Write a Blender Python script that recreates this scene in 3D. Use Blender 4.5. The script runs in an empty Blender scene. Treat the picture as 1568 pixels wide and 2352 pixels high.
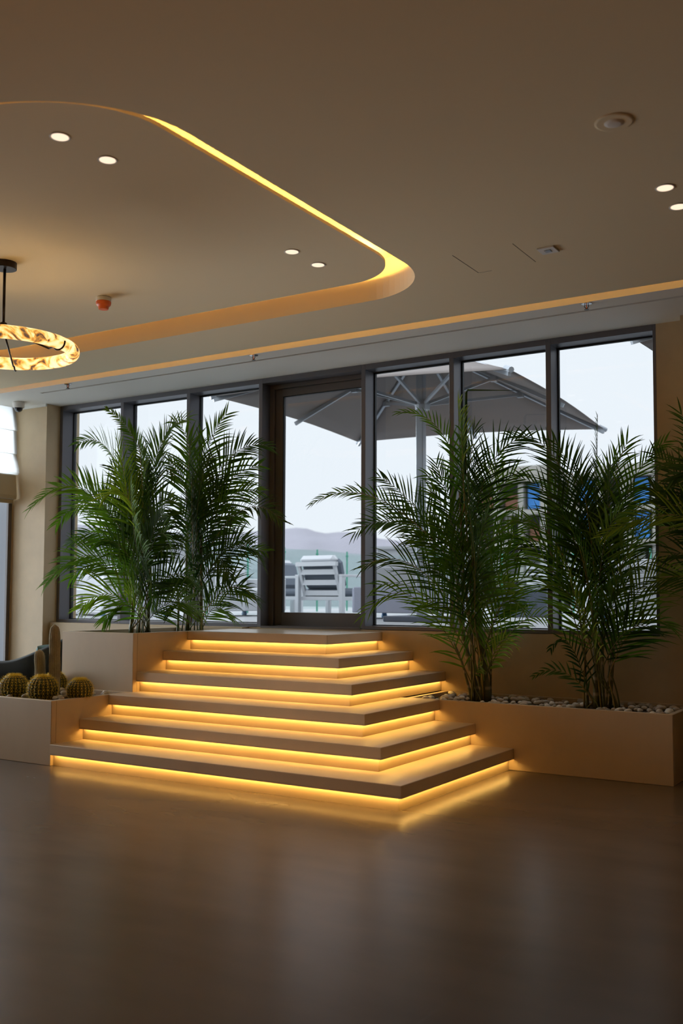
import bpy, math, random
from math import sin, cos, pi, radians, sqrt
from mathutils import Vector, Matrix
random.seed(7)
S = bpy.context.scene
COL = S.collection

# ------------------------------------------------------------------ camera, sky, exposure
CAM = Vector((0, 0, 1.31545))
YAW, PITCH, ROLL, FPX, SHY = radians(31.980), radians(3.325), radians(0.2055), 2290.8, 59.285
_fw = Vector((-sin(YAW)*cos(PITCH), cos(YAW)*cos(PITCH), sin(PITCH)))
_rt = Vector((cos(YAW), sin(YAW), 0)); _up = _rt.cross(_fw)
_r2 = _rt*cos(ROLL)+_up*sin(ROLL); _u2 = -_rt*sin(ROLL)+_up*cos(ROLL)
cd = bpy.data.cameras.new('camera'); cam = bpy.data.objects.new('camera', cd); COL.objects.link(cam)
cam.matrix_world = Matrix(((_r2.x, _u2.x, -_fw.x, CAM.x), (_r2.y, _u2.y, -_fw.y, CAM.y), (_r2.z, _u2.z, -_fw.z, CAM.z), (0, 0, 0, 1)))
cd.sensor_fit = 'VERTICAL'; cd.sensor_height = 36; cd.lens = FPX/2352*36; cd.shift_y = SHY/2352
cd.clip_start = .05; cd.clip_end = 2000
cd.dof.use_dof = True; cd.dof.focus_distance = 8.0; cd.dof.aperture_fstop = 1.9
S.camera = cam

SKY = (0.88, 0.93, 1.0); SKY_S = 1.07; SKY_ZEN = 1.4; SKY_WEST = 11.0
LED_C = (1.0, 0.58, 0.14)
STEP_LED, COVE_LED, SOFFIT_LED = 36.0, 400.0, 360.0
RING_UP = 110.0
DOWN_W = 26.0; LOBBY_FILL_W = 800.0
w = bpy.data.worlds.new('overcast_sky'); S.world = w; w.use_nodes = True
nt = w.node_tree; bg = nt.nodes['Background']; bg.inputs[0].default_value = (*SKY, 1)
# overcast sky: even near the horizon, brighter overhead and towards the hidden sun in the west (-X)
_g = nt.nodes.new('ShaderNodeNewGeometry'); _s = nt.nodes.new('ShaderNodeSeparateXYZ'); nt.links.new(_g.outputs['Incoming'], _s.inputs[0])
def _ramp(out, a, b, hi):
    m = nt.nodes.new('ShaderNodeMapRange'); m.interpolation_type = 'SMOOTHSTEP'
    m.inputs[1].default_value = a; m.inputs[2].default_value = b; m.inputs[3].default_value = 0; m.inputs[4].default_value = hi
    nt.links.new(out, m.inputs[0]); return m.outputs[0]
_z = nt.nodes.new('ShaderNodeMath'); _z.operation = 'MULTIPLY'; _z.inputs[1].default_value = -1; nt.links.new(_s.outputs[2], _z.inputs[0])
_zen = _ramp(_z.outputs[0], .30, .75, SKY_ZEN)
_west = _ramp(_s.outputs[0], .80, .97, SKY_WEST)
_a = nt.nodes.new('ShaderNodeMath'); _a.operation = 'ADD'; nt.links.new(_zen, _a.inputs[0]); nt.links.new(_west, _a.inputs[1])
_b = nt.nodes.new('ShaderNodeMath'); _b.operation = 'ADD'; nt.links.new(_a.outputs[0], _b.inputs[0]); _b.inputs[1].default_value = SKY_S
nt.links.new(_b.outputs[0], bg.inputs[1])
w.cycles.sampling_method = 'MANUAL'; w.cycles.sample_map_resolution = 256
S.view_settings.view_transform = 'Standard'; S.view_settings.look = 'None'
S.view_settings.gamma = 1; S.view_settings.use_curve_mapping = False; S.view_settings.exposure = 0.0
cy = S.cycles
cy.use_denoising = True; cy.max_bounces = 8; cy.diffuse_bounces = 5; cy.glossy_bounces = 3
cy.transmission_bounces = 4; cy.transparent_max_bounces = 12; cy.caustics_reflective = False
cy.caustics_refractive = False; cy.sample_clamp_indirect = 2.5; cy.use_light_tree = True
try: cy.denoising_use_gpu = False
except Exception: pass

def portal(loc, sx, sz, rot):
    l = bpy.data.lights.new('daylight_opening', 'AREA'); l.shape = 'RECTANGLE'; l.size = sx; l.size_y = sz
    l.cycles.is_portal = True
    o = bpy.data.objects.new('daylight_opening', l); COL.objects.link(o); o.location = loc; o.rotation_euler = rot
    return o
portal((-5.38, 8.13, 2.24), 6.8, 2.5, (radians(-90), 0, 0))      # faces -Y, into the room
portal((-9.62, 5.66, 1.93), 3.2, 4.1, (0, radians(-90), 0))       # faces +X

def at(u, v, y):                                                 # a sight line met with the vertical plane at depth y
    d = _fw+_r2*((u-784)/FPX)-_u2*((v-SHY-1176)/FPX)
    return CAM+d*(y/d.y)

# ------------------------------------------------------------------ materials
def mat(name, col, rough=.5, metal=0, var=0.0, vscale=3.0, bump=0.0, bscale=40, spec=.5, emit=None, estr=0, stretch=(1, 1, 1), sub=0):
    m = bpy.data.materials.new(name); m.use_nodes = True; nt = m.node_tree; N = nt.nodes; L = nt.links
    b = N['Principled BSDF']
    b.inputs['Base Color'].default_value = (*col, 1); b.inputs['Roughness'].default_value = rough
    b.inputs['Metallic'].default_value = metal; b.inputs['Specular IOR Level'].default_value = spec
    if var or bump:
        tc = N.new('ShaderNodeTexCoord'); mp = N.new('ShaderNodeMapping'); mp.inputs['Scale'].default_value = stretch
        L.new(tc.outputs['Object'], mp.inputs[0])
    if var:
        n = N.new('ShaderNodeTexNoise'); n.inputs['Scale'].default_value = vscale; n.inputs['Detail'].default_value = 7
        n.inputs['Roughness'].default_value = .6
        L.new(mp.outputs[0], n.inputs['Vector'])
        r = N.new('ShaderNodeValToRGB'); r.color_ramp.elements[0].position = .3; r.color_ramp.elements[1].position = .7
        r.color_ramp.elements[0].color = (*[c*(1-var) for c in col], 1); r.color_ramp.elements[1].color = (*[min(1, c*(1+var)) for c in col], 1)
        L.new(n.outputs[0], r.inputs[0]); L.new(r.outputs[0], b.inputs['Base Color'])
    if bump:
        n2 = N.new('ShaderNodeTexNoise'); n2.inputs['Scale'].default_value = bscale; n2.inputs['Detail'].default_value = 4
        L.new(mp.outputs[0], n2.inputs['Vector'])
        bp = N.new('ShaderNodeBump'); bp.inputs['Strength'].default_value = bump; bp.inputs['Distance'].default_value = .01
        L.new(n2.outputs[0], bp.inputs['Height']); L.new(bp.outputs[0], b.inputs['Normal'])
    if emit:
        b.inputs['Emission Color'].default_value = (*emit, 1); b.inputs['Emission Strength'].default_value = estr
    return m
def emis(name, col, s):
    m = bpy.data.materials.new(name); m.use_nodes = True; nt = m.node_tree; nt.nodes.clear()
    e = nt.nodes.new('ShaderNodeEmission'); e.inputs[0].default_value = (*col, 1); e.inputs[1].default_value = s
    o = nt.nodes.new('ShaderNodeOutputMaterial'); nt.links.new(e.outputs[0], o.inputs[0]); return m
def glass(name, tint=(.97, .985, .985), refl=.05):
    m = bpy.data.materials.new(name); m.use_nodes = True; nt = m.node_tree; nt.nodes.clear(); N = nt.nodes
    t = N.new('ShaderNodeBsdfTransparent'); t.inputs[0].default_value = (*tint, 1)
    g = N.new('ShaderNodeBsdfGlossy'); g.inputs['Roughness'].default_value = .015
    lw = N.new('ShaderNodeLayerWeight'); lw.inputs[0].default_value = .5
    pw = N.new('ShaderNodeMath'); pw.operation = 'POWER'; pw.inputs[1].default_value = 5; nt.links.new(lw.outputs['Facing'], pw.inputs[0])
    f = N.new('ShaderNodeMath'); f.operation = 'MULTIPLY_ADD'; f.inputs[1].default_value = .95; f.inputs[2].default_value = .035; nt.links.new(pw.outputs[0], f.inputs[0])
    mx = N.new('ShaderNodeMixShader'); o = N.new('ShaderNodeOutputMaterial')
    nt.links.new(f.outputs[0], mx.inputs[0]); nt.links.new(t.outputs[0], mx.inputs[1]); nt.links.new(g.outputs[0], mx.inputs[2])
    nt.links.new(mx.outputs[0], o.inputs[0]); return m
def leafmat(name, c1, c2, tr=.35):
    m = bpy.data.materials.new(name); m.use_nodes = True; nt = m.node_tree; N = nt.nodes; L = nt.links
    b = N['Principled BSDF']; b.inputs['Roughness'].default_value = .62; b.inputs['Specular IOR Level'].default_value = .25
    tc = N.new('ShaderNodeTexCoord'); n = N.new('ShaderNodeTexNoise'); n.inputs['Scale'].default_value = 5
    L.new(tc.outputs['Object'], n.inputs['Vector'])
    oi = N.new('ShaderNodeObjectInfo')
    ad = N.new('ShaderNodeMath'); ad.operation = 'ADD'
    sb = N.new('ShaderNodeMath'); sb.operation = 'MULTIPLY_ADD'; sb.inputs[1].default_value = .5; sb.inputs[2].default_value = -.25
    L.new(oi.outputs['Random'], sb.inputs[0]); L.new(n.outputs[0], ad.inputs[0]); L.new(sb.outputs[0], ad.inputs[1])
    r = N.new('ShaderNodeValToRGB'); r.color_ramp.elements[0].position = .25; r.color_ramp.elements[1].position = .75
    r.color_ramp.elements[0].color = (*c1, 1); r.color_ramp.elements[1].color = (*c2, 1)
    L.new(ad.outputs[0], r.inputs[0]); L.new(r.outputs[0], b.inputs['Base Color'])
    t = N.new('ShaderNodeBsdfTranslucent'); L.new(r.outputs[0], t.inputs[0])
    mx = N.new('ShaderNodeMixShader'); mx.inputs[0].default_value = tr
    L.new(b.outputs[0], mx.inputs[1]); L.new(t.outputs[0], mx.inputs[2]); L.new(mx.outputs[0], N['Material Output'].inputs[0])
    return m

M = {}
M['stone'] = mat('beige limestone cladding', (.55, .425, .275), .42, var=.07, vscale=2.2, bump=.05, bscale=60, stretch=(1, 1, .35))
M['tread'] = mat('honed beige stone tread', (.66, .53, .38), .30, var=.06, vscale=2.5)
M['wallstone'] = mat('warm stone wall panel', (.53, .41, .25), .5, var=.10, vscale=2.6, bump=.08, bscale=30)
M['paint'] = mat('matt ceiling paint', (.78, .67, .46), .85)
M['soffit'] = mat('white soffit paint', (.82, .82, .77), .85)
M['cavity'] = mat('dark slot interior', (.01, .01, .01), .9)
M['roomwall'] = mat('brown lobby wall', (.20, .15, .11), .7, var=.1)
M['frame'] = mat('grey anodised aluminium frame', (.13, .13, .15), .42, metal=.2)
M['doorframe'] = mat('bronze grey door frame', (.115, .10, .095), .42, metal=.2)
M['gasket'] = mat('black glazing gasket', (.006, .009, .011), .6)
M['glass'] = glass('clear window glass')
M['railglass'] = glass('green tinted balustrade glass', (.90, .95, .945))
M['greenmetal'] = mat('green post', (.05, .30, .20), .5)
M['blackmetal'] = mat('dark bronze metal', (.018, .012, .010), .38, metal=.6)
M['white'] = mat('white powder coated metal', (.52, .54, .57), .45)
M['whiteplastic'] = mat('white plastic', (.72, .70, .66), .4)
M['orange'] = mat('orange plastic cap', (.80, .16, .03), .45)
M['chrome'] = mat('chrome', (.6, .6, .6), .2, metal=1)
M['cushion'] = mat('light grey outdoor fabric', (.50, .52, .55), .9, bump=.1, bscale=90)
M['dcushion'] = mat('mid grey outdoor fabric', (.12, .14, .175), .9, bump=.1, bscale=90)
M['darkbox'] = mat('dark grey concrete planter', (.085, .10, .13), .8, var=.1)
M['bluefoot'] = mat('blue adjustable foot', (.12, .30, .55), .5)
M['terrace'] = mat('pale terrace paving', (.30, .31, .325), .5, var=.05, vscale=1.5)
M['canopy'] = mat('taupe umbrella canvas', (.19, .165, .155), .9, bump=.1, bscale=60)
M['umbmetal'] = mat('brushed aluminium umbrella metal', (.30, .33, .37), .4, metal=.3)
M['soil'] = mat('dark planter soil', (.03, .022, .016), .95, bump=.5, bscale=50)
M['green_fabric'] = mat('dark green velvet upholstery', (.005, .010, .010), .8)
M['teal'] = mat('pale teal cushion fabric', (.10, .17, .16), .9)
M['blindw'] = None
M['leaf'] = leafmat('glossy palm leaflet green', (.045, .120, .009), (.11, .235, .014), .38)
M['leafy'] = leafmat('yellow green palm leaflet', (.10, .18, .010), (.20, .28, .018), .40)
M['leafd'] = leafmat('deep green palm leaflet', (.020, .058, .010), (.048, .11, .014), .30)
M['stem'] = mat('olive palm stem', (.10, .11, .025), .5, var=.3, vscale=6)
M['stemy'] = mat('ochre palm stem', (.26, .19, .03), .5, var=.2, vscale=6)
M['spine'] = mat('golden cactus spine', (.85, .62, .05), .6)
M['barrel'] = mat('barrel cactus green skin', (.04, .05, .010), .6)
M['wool'] = mat('woolly grey cactus skin', (.36, .31, .21), .95, var=.25, vscale=9, bump=.6, bscale=120)
M['hair'] = mat('pale cactus hair', (.55, .46, .30), .9)
M['hill'] = mat('haze tinted hillside', (.245, .24, .28), 1, var=.07, vscale=.02)  # distant haze is mixed into this pale base colour
M['hill2'] = mat('haze tinted scrub slope', (.20, .225, .24), 1, var=.07, vscale=.05)  # slope colour paled to carry the haze, shared with the ground plane
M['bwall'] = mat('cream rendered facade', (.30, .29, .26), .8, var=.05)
M['bdark'] = mat('dark loggia wall', (.085, .085, .09), .8, var=.2, vscale=1)  # darker colour than the facade, for the recessed back wall
M['bblue'] = mat('blue shutter panel', (.03, .19, .52), .6)
M['brick'] = mat('terracotta block infill', (.22, .10, .065), .8)
M['bwhite'] = mat('white rendered low block', (.32, .33, .345), .8)
M['blinds'] = mat('beige blind lining', (.50, .42, .29), .8)

# cane: ringed bamboo-like trunk
def canemat():
    m = mat('ringed grey green palm cane', (.15, .14, .07), .5); nt = m.node_tree; N = nt.nodes; L = nt.links
    tc = N.new('ShaderNodeTexCoord'); wv = N.new('ShaderNodeTexWave'); wv.bands_direction = 'Z'; wv.inputs['Scale'].default_value = 2.6
    wv.inputs['Distortion'].default_value = .6; wv.inputs['Detail'].default_value = 2
    L.new(tc.outputs['Object'], wv.inputs['Vector'])
    r = N.new('ShaderNodeValToRGB'); r.color_ramp.elements[0].position = 0; r.color_ramp.elements[1].position = .18
    r.color_ramp.elements[0].color = (.34, .29, .17, 1); r.color_ramp.elements[1].color = (.115, .12, .045, 1)
    L.new(wv.outputs[1], r.inputs[0]); L.new(r.outputs[0], N['Principled BSDF'].inputs['Base Color']); return m
M['cane'] = canemat()
def tilemat():
    m = mat('large beige porcelain floor tile', (.36, .30, .245), .27, spec=.20); nt = m.node_tree; N = nt.nodes; L = nt.links
    b = N['Principled BSDF']; tc = N.new('ShaderNodeTexCoord'); sp = N.new('ShaderNodeSeparateXYZ'); L.new(tc.outputs['Object'], sp.inputs[0])
    def joint(out, off, per, wd):
        a = N.new('ShaderNodeMath'); a.operation = 'ADD'; a.inputs[1].default_value = -off+per*50; L.new(out, a.inputs[0])
        d = N.new('ShaderNodeMath'); d.operation = 'MODULO'; d.inputs[1].default_value = per; L.new(a.outputs[0], d.inputs[0])
        c = N.new('ShaderNodeMath'); c.operation = 'LESS_THAN'; c.inputs[1].default_value = wd; L.new(d.outputs[0], c.inputs[0]); return c
    jx = joint(sp.outputs[0], -3.257, 1.79, .004); jy = joint(sp.outputs[1], 3.402, .905, .004)
    mx = N.new('ShaderNodeMath'); mx.operation = 'MAXIMUM'; L.new(jx.outputs[0], mx.inputs[0]); L.new(jy.outputs[0], mx.inputs[1])
    n = N.new('ShaderNodeTexNoise'); n.inputs['Scale'].default_value = 1.6; n.inputs['Detail'].default_value = 8
    mp = N.new('ShaderNodeMapping'); mp.inputs['Scale'].default_value = (.6, 1.6, 1); L.new(tc.outputs['Object'], mp.inputs[0]); L.new(mp.outputs[0], n.inputs['Vector'])
    r = N.new('ShaderNodeValToRGB'); r.color_ramp.elements[0].position = .3; r.color_ramp.elements[1].position = .72
    r.color_ramp.elements[0].color = (.105, .079, .056, 1); r.color_ramp.elements[1].color = (.138, .105, .075, 1); L.new(n.outputs[0], r.inputs[0])
    mc = N.new('ShaderNodeMixRGB'); L.new(mx.outputs[0], mc.inputs[0]); L.new(r.outputs[0], mc.inputs[1]); mc.inputs[2].default_value = (.12, .095, .075, 1)
    L.new(mc.outputs[0], b.inputs['Base Color'])
    rr = N.new('ShaderNodeMapRange'); rr.inputs[3].default_value = .26; rr.inputs[4].default_value = .28; L.new(n.outputs[0], rr.inputs[0]); L.new(rr.outputs[0], b.inputs['Roughness'])
    return m
M['tile'] = tilemat()
def alabaster():
    m = bpy.data.materials.new('glowing veined alabaster'); m.use_nodes = True; nt = m.node_tree; N = nt.nodes; L = nt.links
    b = N['Principled BSDF']; tc = N.new('ShaderNodeTexCoord')
    n = N.new('ShaderNodeTexNoise'); n.inputs['Scale'].default_value = 9; n.inputs['Detail'].default_value = 5; n.inputs['Distortion'].default_value = 1.6
    L.new(tc.outputs['Object'], n.inputs['Vector'])
    r = N.new('ShaderNodeValToRGB'); cr = r.color_ramp
    cr.elements[0].position = .36; cr.elements[0].color = (.10, .055, .035, 1); cr.elements[1].position = .43; cr.elements[1].color = (.62, .27, .045, 1)
    e = cr.elements.new(.48); e.color = (1, .56, .14, 1); e = cr.elements.new(.56); e.color = (1, .73, .36, 1); e = cr.elements.new(.75); e.color = (1, .80, .48, 1)
    L.new(n.outputs[0], r.inputs[0]); L.new(r.outputs[0], b.inputs['Emission Color']); b.inputs['Emission Strength'].default_value = 1.25
    L.new(r.outputs[0], b.inputs['Base Color']); return m
M['alab'] = alabaster()
def blindmat():
    m = bpy.data.materials.new('white translucent roman blind fabric'); m.use_nodes = True; nt = m.node_tree; N = nt.nodes; N.clear(); L = nt.links
    d = N.new('ShaderNodeBsdfDiffuse'); d.inputs[0].default_value = (.8, .8, .78, 1); t = N.new('ShaderNodeBsdfTranslucent'); t.inputs[0].default_value = (.9, .93, .93, 1)
    p = N.new('ShaderNodeBsdfTransparent')
    mx = N.new('ShaderNodeMixShader'); mx.inputs[0].default_value = .85; o = N.new('ShaderNodeOutputMaterial')
    m2 = N.new('ShaderNodeMixShader'); m2.inputs[0].default_value = .12
    L.new(d.outputs[0], mx.inputs[1]); L.new(t.outputs[0], mx.inputs[2]); L.new(mx.outputs[0], m2.inputs[1]); L.new(p.outputs[0], m2.inputs[2]); L.new(m2.outputs[0], o.inputs[0]); return m
M['blindw'] = blindmat()
M['led'] = emis('warm led strip', LED_C, STEP_LED)
M['led_cove'] = emis('warm cove led strip', (1, .55, .12), COVE_LED)
M['led_soffit'] = emis('warm soffit led strip', (1, .60, .13), SOFFIT_LED)
M['lamp'] = emis('downlight lens', (1, .76, .56), 1.25)

# ------------------------------------------------------------------ mesh helpers
class MB:
    def __init__(s): s.v = []; s.f = []
    def add(s, vs, fs):
        n = len(s.v); s.v += [tuple(p) for p in vs]; s.f += [tuple(i+n for i in q) for q in fs]; return s
    def box(s, x0, x1, y0, y1, z0, z1, b=0.0):
        if x0 > x1: x0, x1 = x1, x0
        if y0 > y1: y0, y1 = y1, y0
        if z0 > z1: z0, z1 = z1, z0
        if b <= 0:
            vs = [(x, y, z) for z in (z0, z1) for y in (y0, y1) for x in (x0, x1)]
            return s.add(vs, [(0, 2, 3, 1), (4, 5, 7, 6), (0, 1, 5, 4), (2, 6, 7, 3), (0, 4, 6, 2), (1, 3, 7, 5)])
        b = min(b, (x1-x0)/2.01, (y1-y0)/2.01, (z1-z0)/2.01)
        X, Y, Z = (x0, x1), (y0, y1), (z0, z1); vs = []; idx = {}
        for i in (0, 1):
            for j in (0, 1):
                for k in (0, 1):
                    sx, sy, sz = (1-2*i)*b, (1-2*j)*b, (1-2*k)*b
                    idx[i, j, k, 0] = len(vs); vs.append((X[i], Y[j]+sy, Z[k]+sz))
                    idx[i, j, k, 1] = len(vs); vs.append((X[i]+sx, Y[j], Z[k]+sz))
                    idx[i, j, k, 2] = len(vs); vs.append((X[i]+sx, Y[j]+sy, Z[k]))
        fs = []
        for i in (0, 1):
            fs.append(tuple(idx[i, j, k, 0] for j, k in ((0, 0), (1, 0), (1, 1), (0, 1)))[::1 if i else -1])
            fs.append(tuple(idx[j, i, k, 1] for j, k in ((0, 0), (1, 0), (1, 1), (0, 1)))[::-1 if i else 1])
            fs.append(tuple(idx[j, k, i, 2] for j, k in ((0, 0), (1, 0), (1, 1), (0, 1)))[::1 if i else -1])
        for j in (0, 1):
            for k in (0, 1):
                fs.append((idx[0, j, k, 1], idx[1, j, k, 1], idx[1, j, k, 2], idx[0, j, k, 2]))
                fs.append((idx[j, 0, k, 0], idx[j, 1, k, 0], idx[j, 1, k, 2], idx[j, 0, k, 2]))
                fs.append((idx[j, k, 0, 0], idx[j, k, 1, 0], idx[j, k, 1, 1], idx[j, k, 0, 1]))
        for i in (0, 1):
            for j in (0, 1):
                for k in (0, 1): fs.append((idx[i, j, k, 0], idx[i, j, k, 1], idx[i, j, k, 2]))
        return s.add(vs, fs)
    def bar(s, p, q, wd, ht=None, up=(0, 0, 1)):                  # rectangular bar between two points
        p = Vector(p); q = Vector(q); t = (q-p).normalized(); ht = ht or wd
        u = Vector(up)
        if abs(t.dot(u)) > .98: u = Vector((0, 1, 0))
        a = t.cross(u).normalized()*(wd/2); b = a.cross(t).normalized()*(ht/2)
        vs = [p-a-b, p+a-b, p+a+b, p-a+b, q-a-b, q+a-b, q+a+b, q-a+b]
        return s.add(vs, [(0, 3, 2, 1), (4, 5, 6, 7), (0, 1, 5, 4), (1, 2, 6, 5), (2, 3, 7, 6), (3, 0, 4, 7)])
    def tube(s, pts, r, n=8, closed=False, cap=True):
        pts = [Vector(p) for p in pts]; m = len(pts); rs = r if isinstance(r, (list, tuple)) else [r]*m
        rings = []; a = None
        for i, p in enumerate(pts):
            if closed: t = pts[(i+1) % m]-pts[i-1]
            else: t = pts[min(i+1, m-1)]-pts[max(i-1, 0)]
            t.normalize()
            if a is None:
                a = Vector((0, 0, 1)) if abs(t.z) < .9 else Vector((1, 0, 0))
            a = (a-t*a.dot(t)).normalized(); b = t.cross(a)
            rings.append([p+(a*cos(2*pi*k/n)+b*sin(2*pi*k/n))*rs[i] for k in range(n)])
        vs = [v for rg in rings for v in rg]; fs = []
        for i in range(m if closed else m-1):
            j = (i+1) % m
            for k in range(n): fs.append((i*n+k, i*n+(k+1) % n, j*n+(k+1) % n, j*n+k))
        if cap and not closed: fs.append(tuple(range(n))[::-1]); fs.append(tuple((m-1)*n+k for k in range(n)))
        return s.add(vs, fs)
    def lathe(s, prof, c=(0, 0, 0), n=32, rib=0, ribn=0):
        vs = []; fs = []; m = len(prof)
        for (r, z) in prof:
            for k in range(n):
                th = 2*pi*k/n; rr = r*(1+rib*cos(ribn*th)) if ribn else r
                vs.append((c[0]+rr*cos(th), c[1]+rr*sin(th), c[2]+z))
        for i in range(m-1):
            for k in range(n): fs.append((i*n+k, i*n+(k+1) % n, (i+1)*n+(k+1) % n, (i+1)*n+k))
        fs.append(tuple(range(n))[::-1]); fs.append(tuple((m-1)*n+k for k in range(n)))
        return s.add(vs, fs)
    def prism(s, poly, z0, z1):
        n = len(poly); vs = [(x, y, z0) for x, y in poly]+[(x, y, z1) for x, y in poly]
        fs = [tuple(range(n))[::-1], tuple(range(n, 2*n))]+[(i, (i+1) % n, (i+1) % n+n, i+n) for i in range(n)]
        return s.add(vs, fs)
    def build(s, name, m, parent=None, smooth=False, origin=None):
        me = bpy.data.meshes.new(name); o = origin or (0, 0, 0)
        vs = [(v[0]-o[0], v[1]-o[1], v[2]-o[2]) for v in s.v] if origin else s.v
        me.from_pydata([tuple(v) for v in vs], [], s.f); me.update()
        if smooth:
            for p in me.polygons: p.use_smooth = True
        me.materials.append(M[m] if isinstance(m, str) else m)
        ob = bpy.data.objects.new(name, me); COL.objects.link(ob)
        if origin: ob.location = origin
        if parent: ob.parent = parent
        return ob
def tag(o, label=None, cat=None, group=None, kind=None):
    if label: o['label'] = label
    if cat: o['category'] = cat
    if group: o['group'] = group
    if kind: o['kind'] = kind
    return o
def empty(name, loc=(0, 0, 0), rz=0, **k):
    o = bpy.data.objects.new(name, None); COL.objects.link(o); o.location = loc; o.rotation_euler = (0, 0, rz); o.empty_display_size = .1
    return tag(o, **k)
def struct(o, label=None): o['kind'] = 'structure'; 
def smooth_by(o): 
    for p in o.data.polygons: p.use_smooth = True
def copy_tree(o, parent=None):
    c = o.copy(); COL.objects.link(c)
    if parent: c.parent = parent
    for ch in list(o.children): copy_tree(ch, c)
    return c
def bez(p0, p1, p2, t): return p0*((1-t)**2)+p1*(2*t*(1-t))+p2*(t*t)

# ------------------------------------------------------------------ dimensions
R = .165; FAS = .08
XL = -6.01
XK = [-2.934, -3.248, -3.557, -3.861, -4.179, -4.499]
YK = [5.392, 5.696, 6.011, 6.334, 6.662, 6.988]
YPR = 7.174; YW = 7.905
ZC = 3.47; ZR = 3.55; ZLID = 3.76

# ------------------------------------------------------------------ room shell
fl = MB().box(-9.5, 4.2, -5.2, 8.0, -.1, 0).build('floor', 'tile'); struct(fl)
mb = MB()
mb.box(-9.5, -1.74, 7.80, 8.2, 0, 1.01) if False else None
mb.box(XL+.0, -1.3, YW, 8.2, 0, 1.01).box(-8.74, XL, 7.80, 8.2, 0, 1.005, .004)
mb.box(-1.3, 4.2, YW, 8.2, 0, 4)
mb.box(-2.017, -1.3, YW, 8.2, 1.01, ZC+.3)
bw = mb.build('wall_back', 'wallstone'); struct(bw)
pl = MB().box(-9.279, -8.742, 7.71, 8.2, 0, ZC+.3).build('wall_corner_pilaster', 'wallstone'); struct(pl)
pr = MB().box(-1.795, -1.2, 7.76, YW+.01, 1.012, ZC+.3).build('wall_right_pilaster', 'wallstone'); struct(pr)
mb = MB().box(-9.6, -9.28, -5.2, 3.6, 0, 4).box(-9.6, -9.28, 3.6, 7.70, 0, .33).box(-9.6, -9.28, 3.6, 7.70, 3.5, 4).box(-9.6, -9.28, 7.70, 8.2, 0, 4)
lw = mb.build('wall_left', 'wallstone'); struct(lw)
rw = MB().box(4.0, 4.2, -5.2, 8.0, 0, 4).box(-9.5, 4.2, -5.4, -5.2, 0, 4).build('wall_right', 'roomwall'); struct(rw)

# ceiling with a rounded opening, raft inside it
def superloop(x0, x1, y0, y1, r_fr, r_nr, n=16):
    """rounded rectangle, far-right corner radius r_fr, near-right radius r_nr"""
    pts = []
    def arc(cx, cy, rx, ry, a0, a1):
        for i in range(n+1):
            a = a0+(a1-a0)*i/n; pts.append((cx+rx*cos(a), cy+ry*sin(a)))
    arc(x1-r_nr[0], y0+r_nr[1], r_nr[0], r_nr[1], -pi/2, 0)
    arc(x1-r_fr[0], y1-r_fr[1], r_fr[0], r_fr[1], 0, pi/2)
    arc(x0+1.2, y1-1.2, 1.2, 1.2, pi/2, pi)
    arc(x0+1.2, y0+1.2, 1.2, 1.2, pi, 1.5*pi)
    return pts
outer = superloop(-8.6, -3.02, 2.72, 6.205, (.62, .62), (1.0, .75))
inner = superloop(-8.41, -3.205, 2.86, 6.01, (.46, .46), (.86, .62))
def plate_hole(x0, x1, y0, y1, hole, z):
    """flat plate with a hole: rays from hole points to the rectangle"""
    cx = sum(p[0] for p in hole)/len(hole); cy_ = sum(p[1] for p in hole)/len(hole)
    corners = [(x1, y0), (x1, y1), (x0, y1), (x0, y0)]
    def edge(p):
        dx, dy = p[0]-cx, p[1]-cy_; t = min([(x1-cx)/dx if dx > 1e-9 else 1e9, (x0-cx)/dx if dx < -1e-9 else 1e9, (y1-cy_)/dy if dy > 1e-9 else 1e9, (y0-cy_)/dy if dy < -1e-9 else 1e9])
        return (cx+dx*t, cy_+dy*t)
    E = [edge(p) for p in hole]; n = len(hole); out = MB()
    def side(q):
        if abs(q[0]-x1) < 1e-6: return 0
        if abs(q[1]-y1) < 1e-6: return 1
        if abs(q[0]-x0) < 1e-6: return 2
        return 3
    for i in range(n):
        j = (i+1) % n; f = [hole[i], E[i]]
        si, sj = side(E[i]), side(E[j]); k = si
        while k != sj:
            f.append({0: (x1, y1), 1: (x0, y1), 2: (x0, y0), 3: (x1, y0)}[k]); k = (k+1) % 4
        f += [E[j], hole[j]]
        vs = [(a, b, z) for a, b in f]; out.add(vs, [tuple(range(len(vs)))[::-1]])
    return out
ce = plate_hole(-9.6, 4.2, -5.2, 6.885, outer, ZC)
n = len(outer)
ce.add([(x, y, ZC) for x, y in outer]+[(x, y, ZLID) for x, y in outer], [(i, (i+1) % n, (i+1) % n+n, i+n) for i in range(n)])
ce.box(-9.6, 4.2, 6.870, 6.885, ZC+.0005, ZC+.028)
ce.box(-9.6, 4.2, 6.60, 6.870, ZC+.0005, ZC+.008)
ceo = ce.build('ceiling', 'paint'); struct(ceo)
lid = MB().box(-9.6, 4.2, -5.2, 7.2, ZLID, ZLID+.05).build('ceiling_upper', 'paint'); struct(lid)
# soffit along the windows, slot cut out of it
so = MB()
so.box(-9.6, 4.2, 7.05, 7.250, ZC, ZLID).box(-9.6, 4.2, 7.288, 8.2, ZC, ZLID).box(-9.6, -8.34, 7.250, 7.288, ZC, ZLID)
soo = so.build('ceiling_soffit', 'soffit'); struct(soo)
sl = MB().box(-8.34, 4.2, 7.250, 7.288, ZC+.012, ZC+.018).build('trim_air_slot', 'cavity'); struct(sl)
tr = MB().box(-9.20, -8.742, 7.69, 7.712, ZC-.03, ZC).build('trim_corner_board', 'soffit'); struct(tr)
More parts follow.
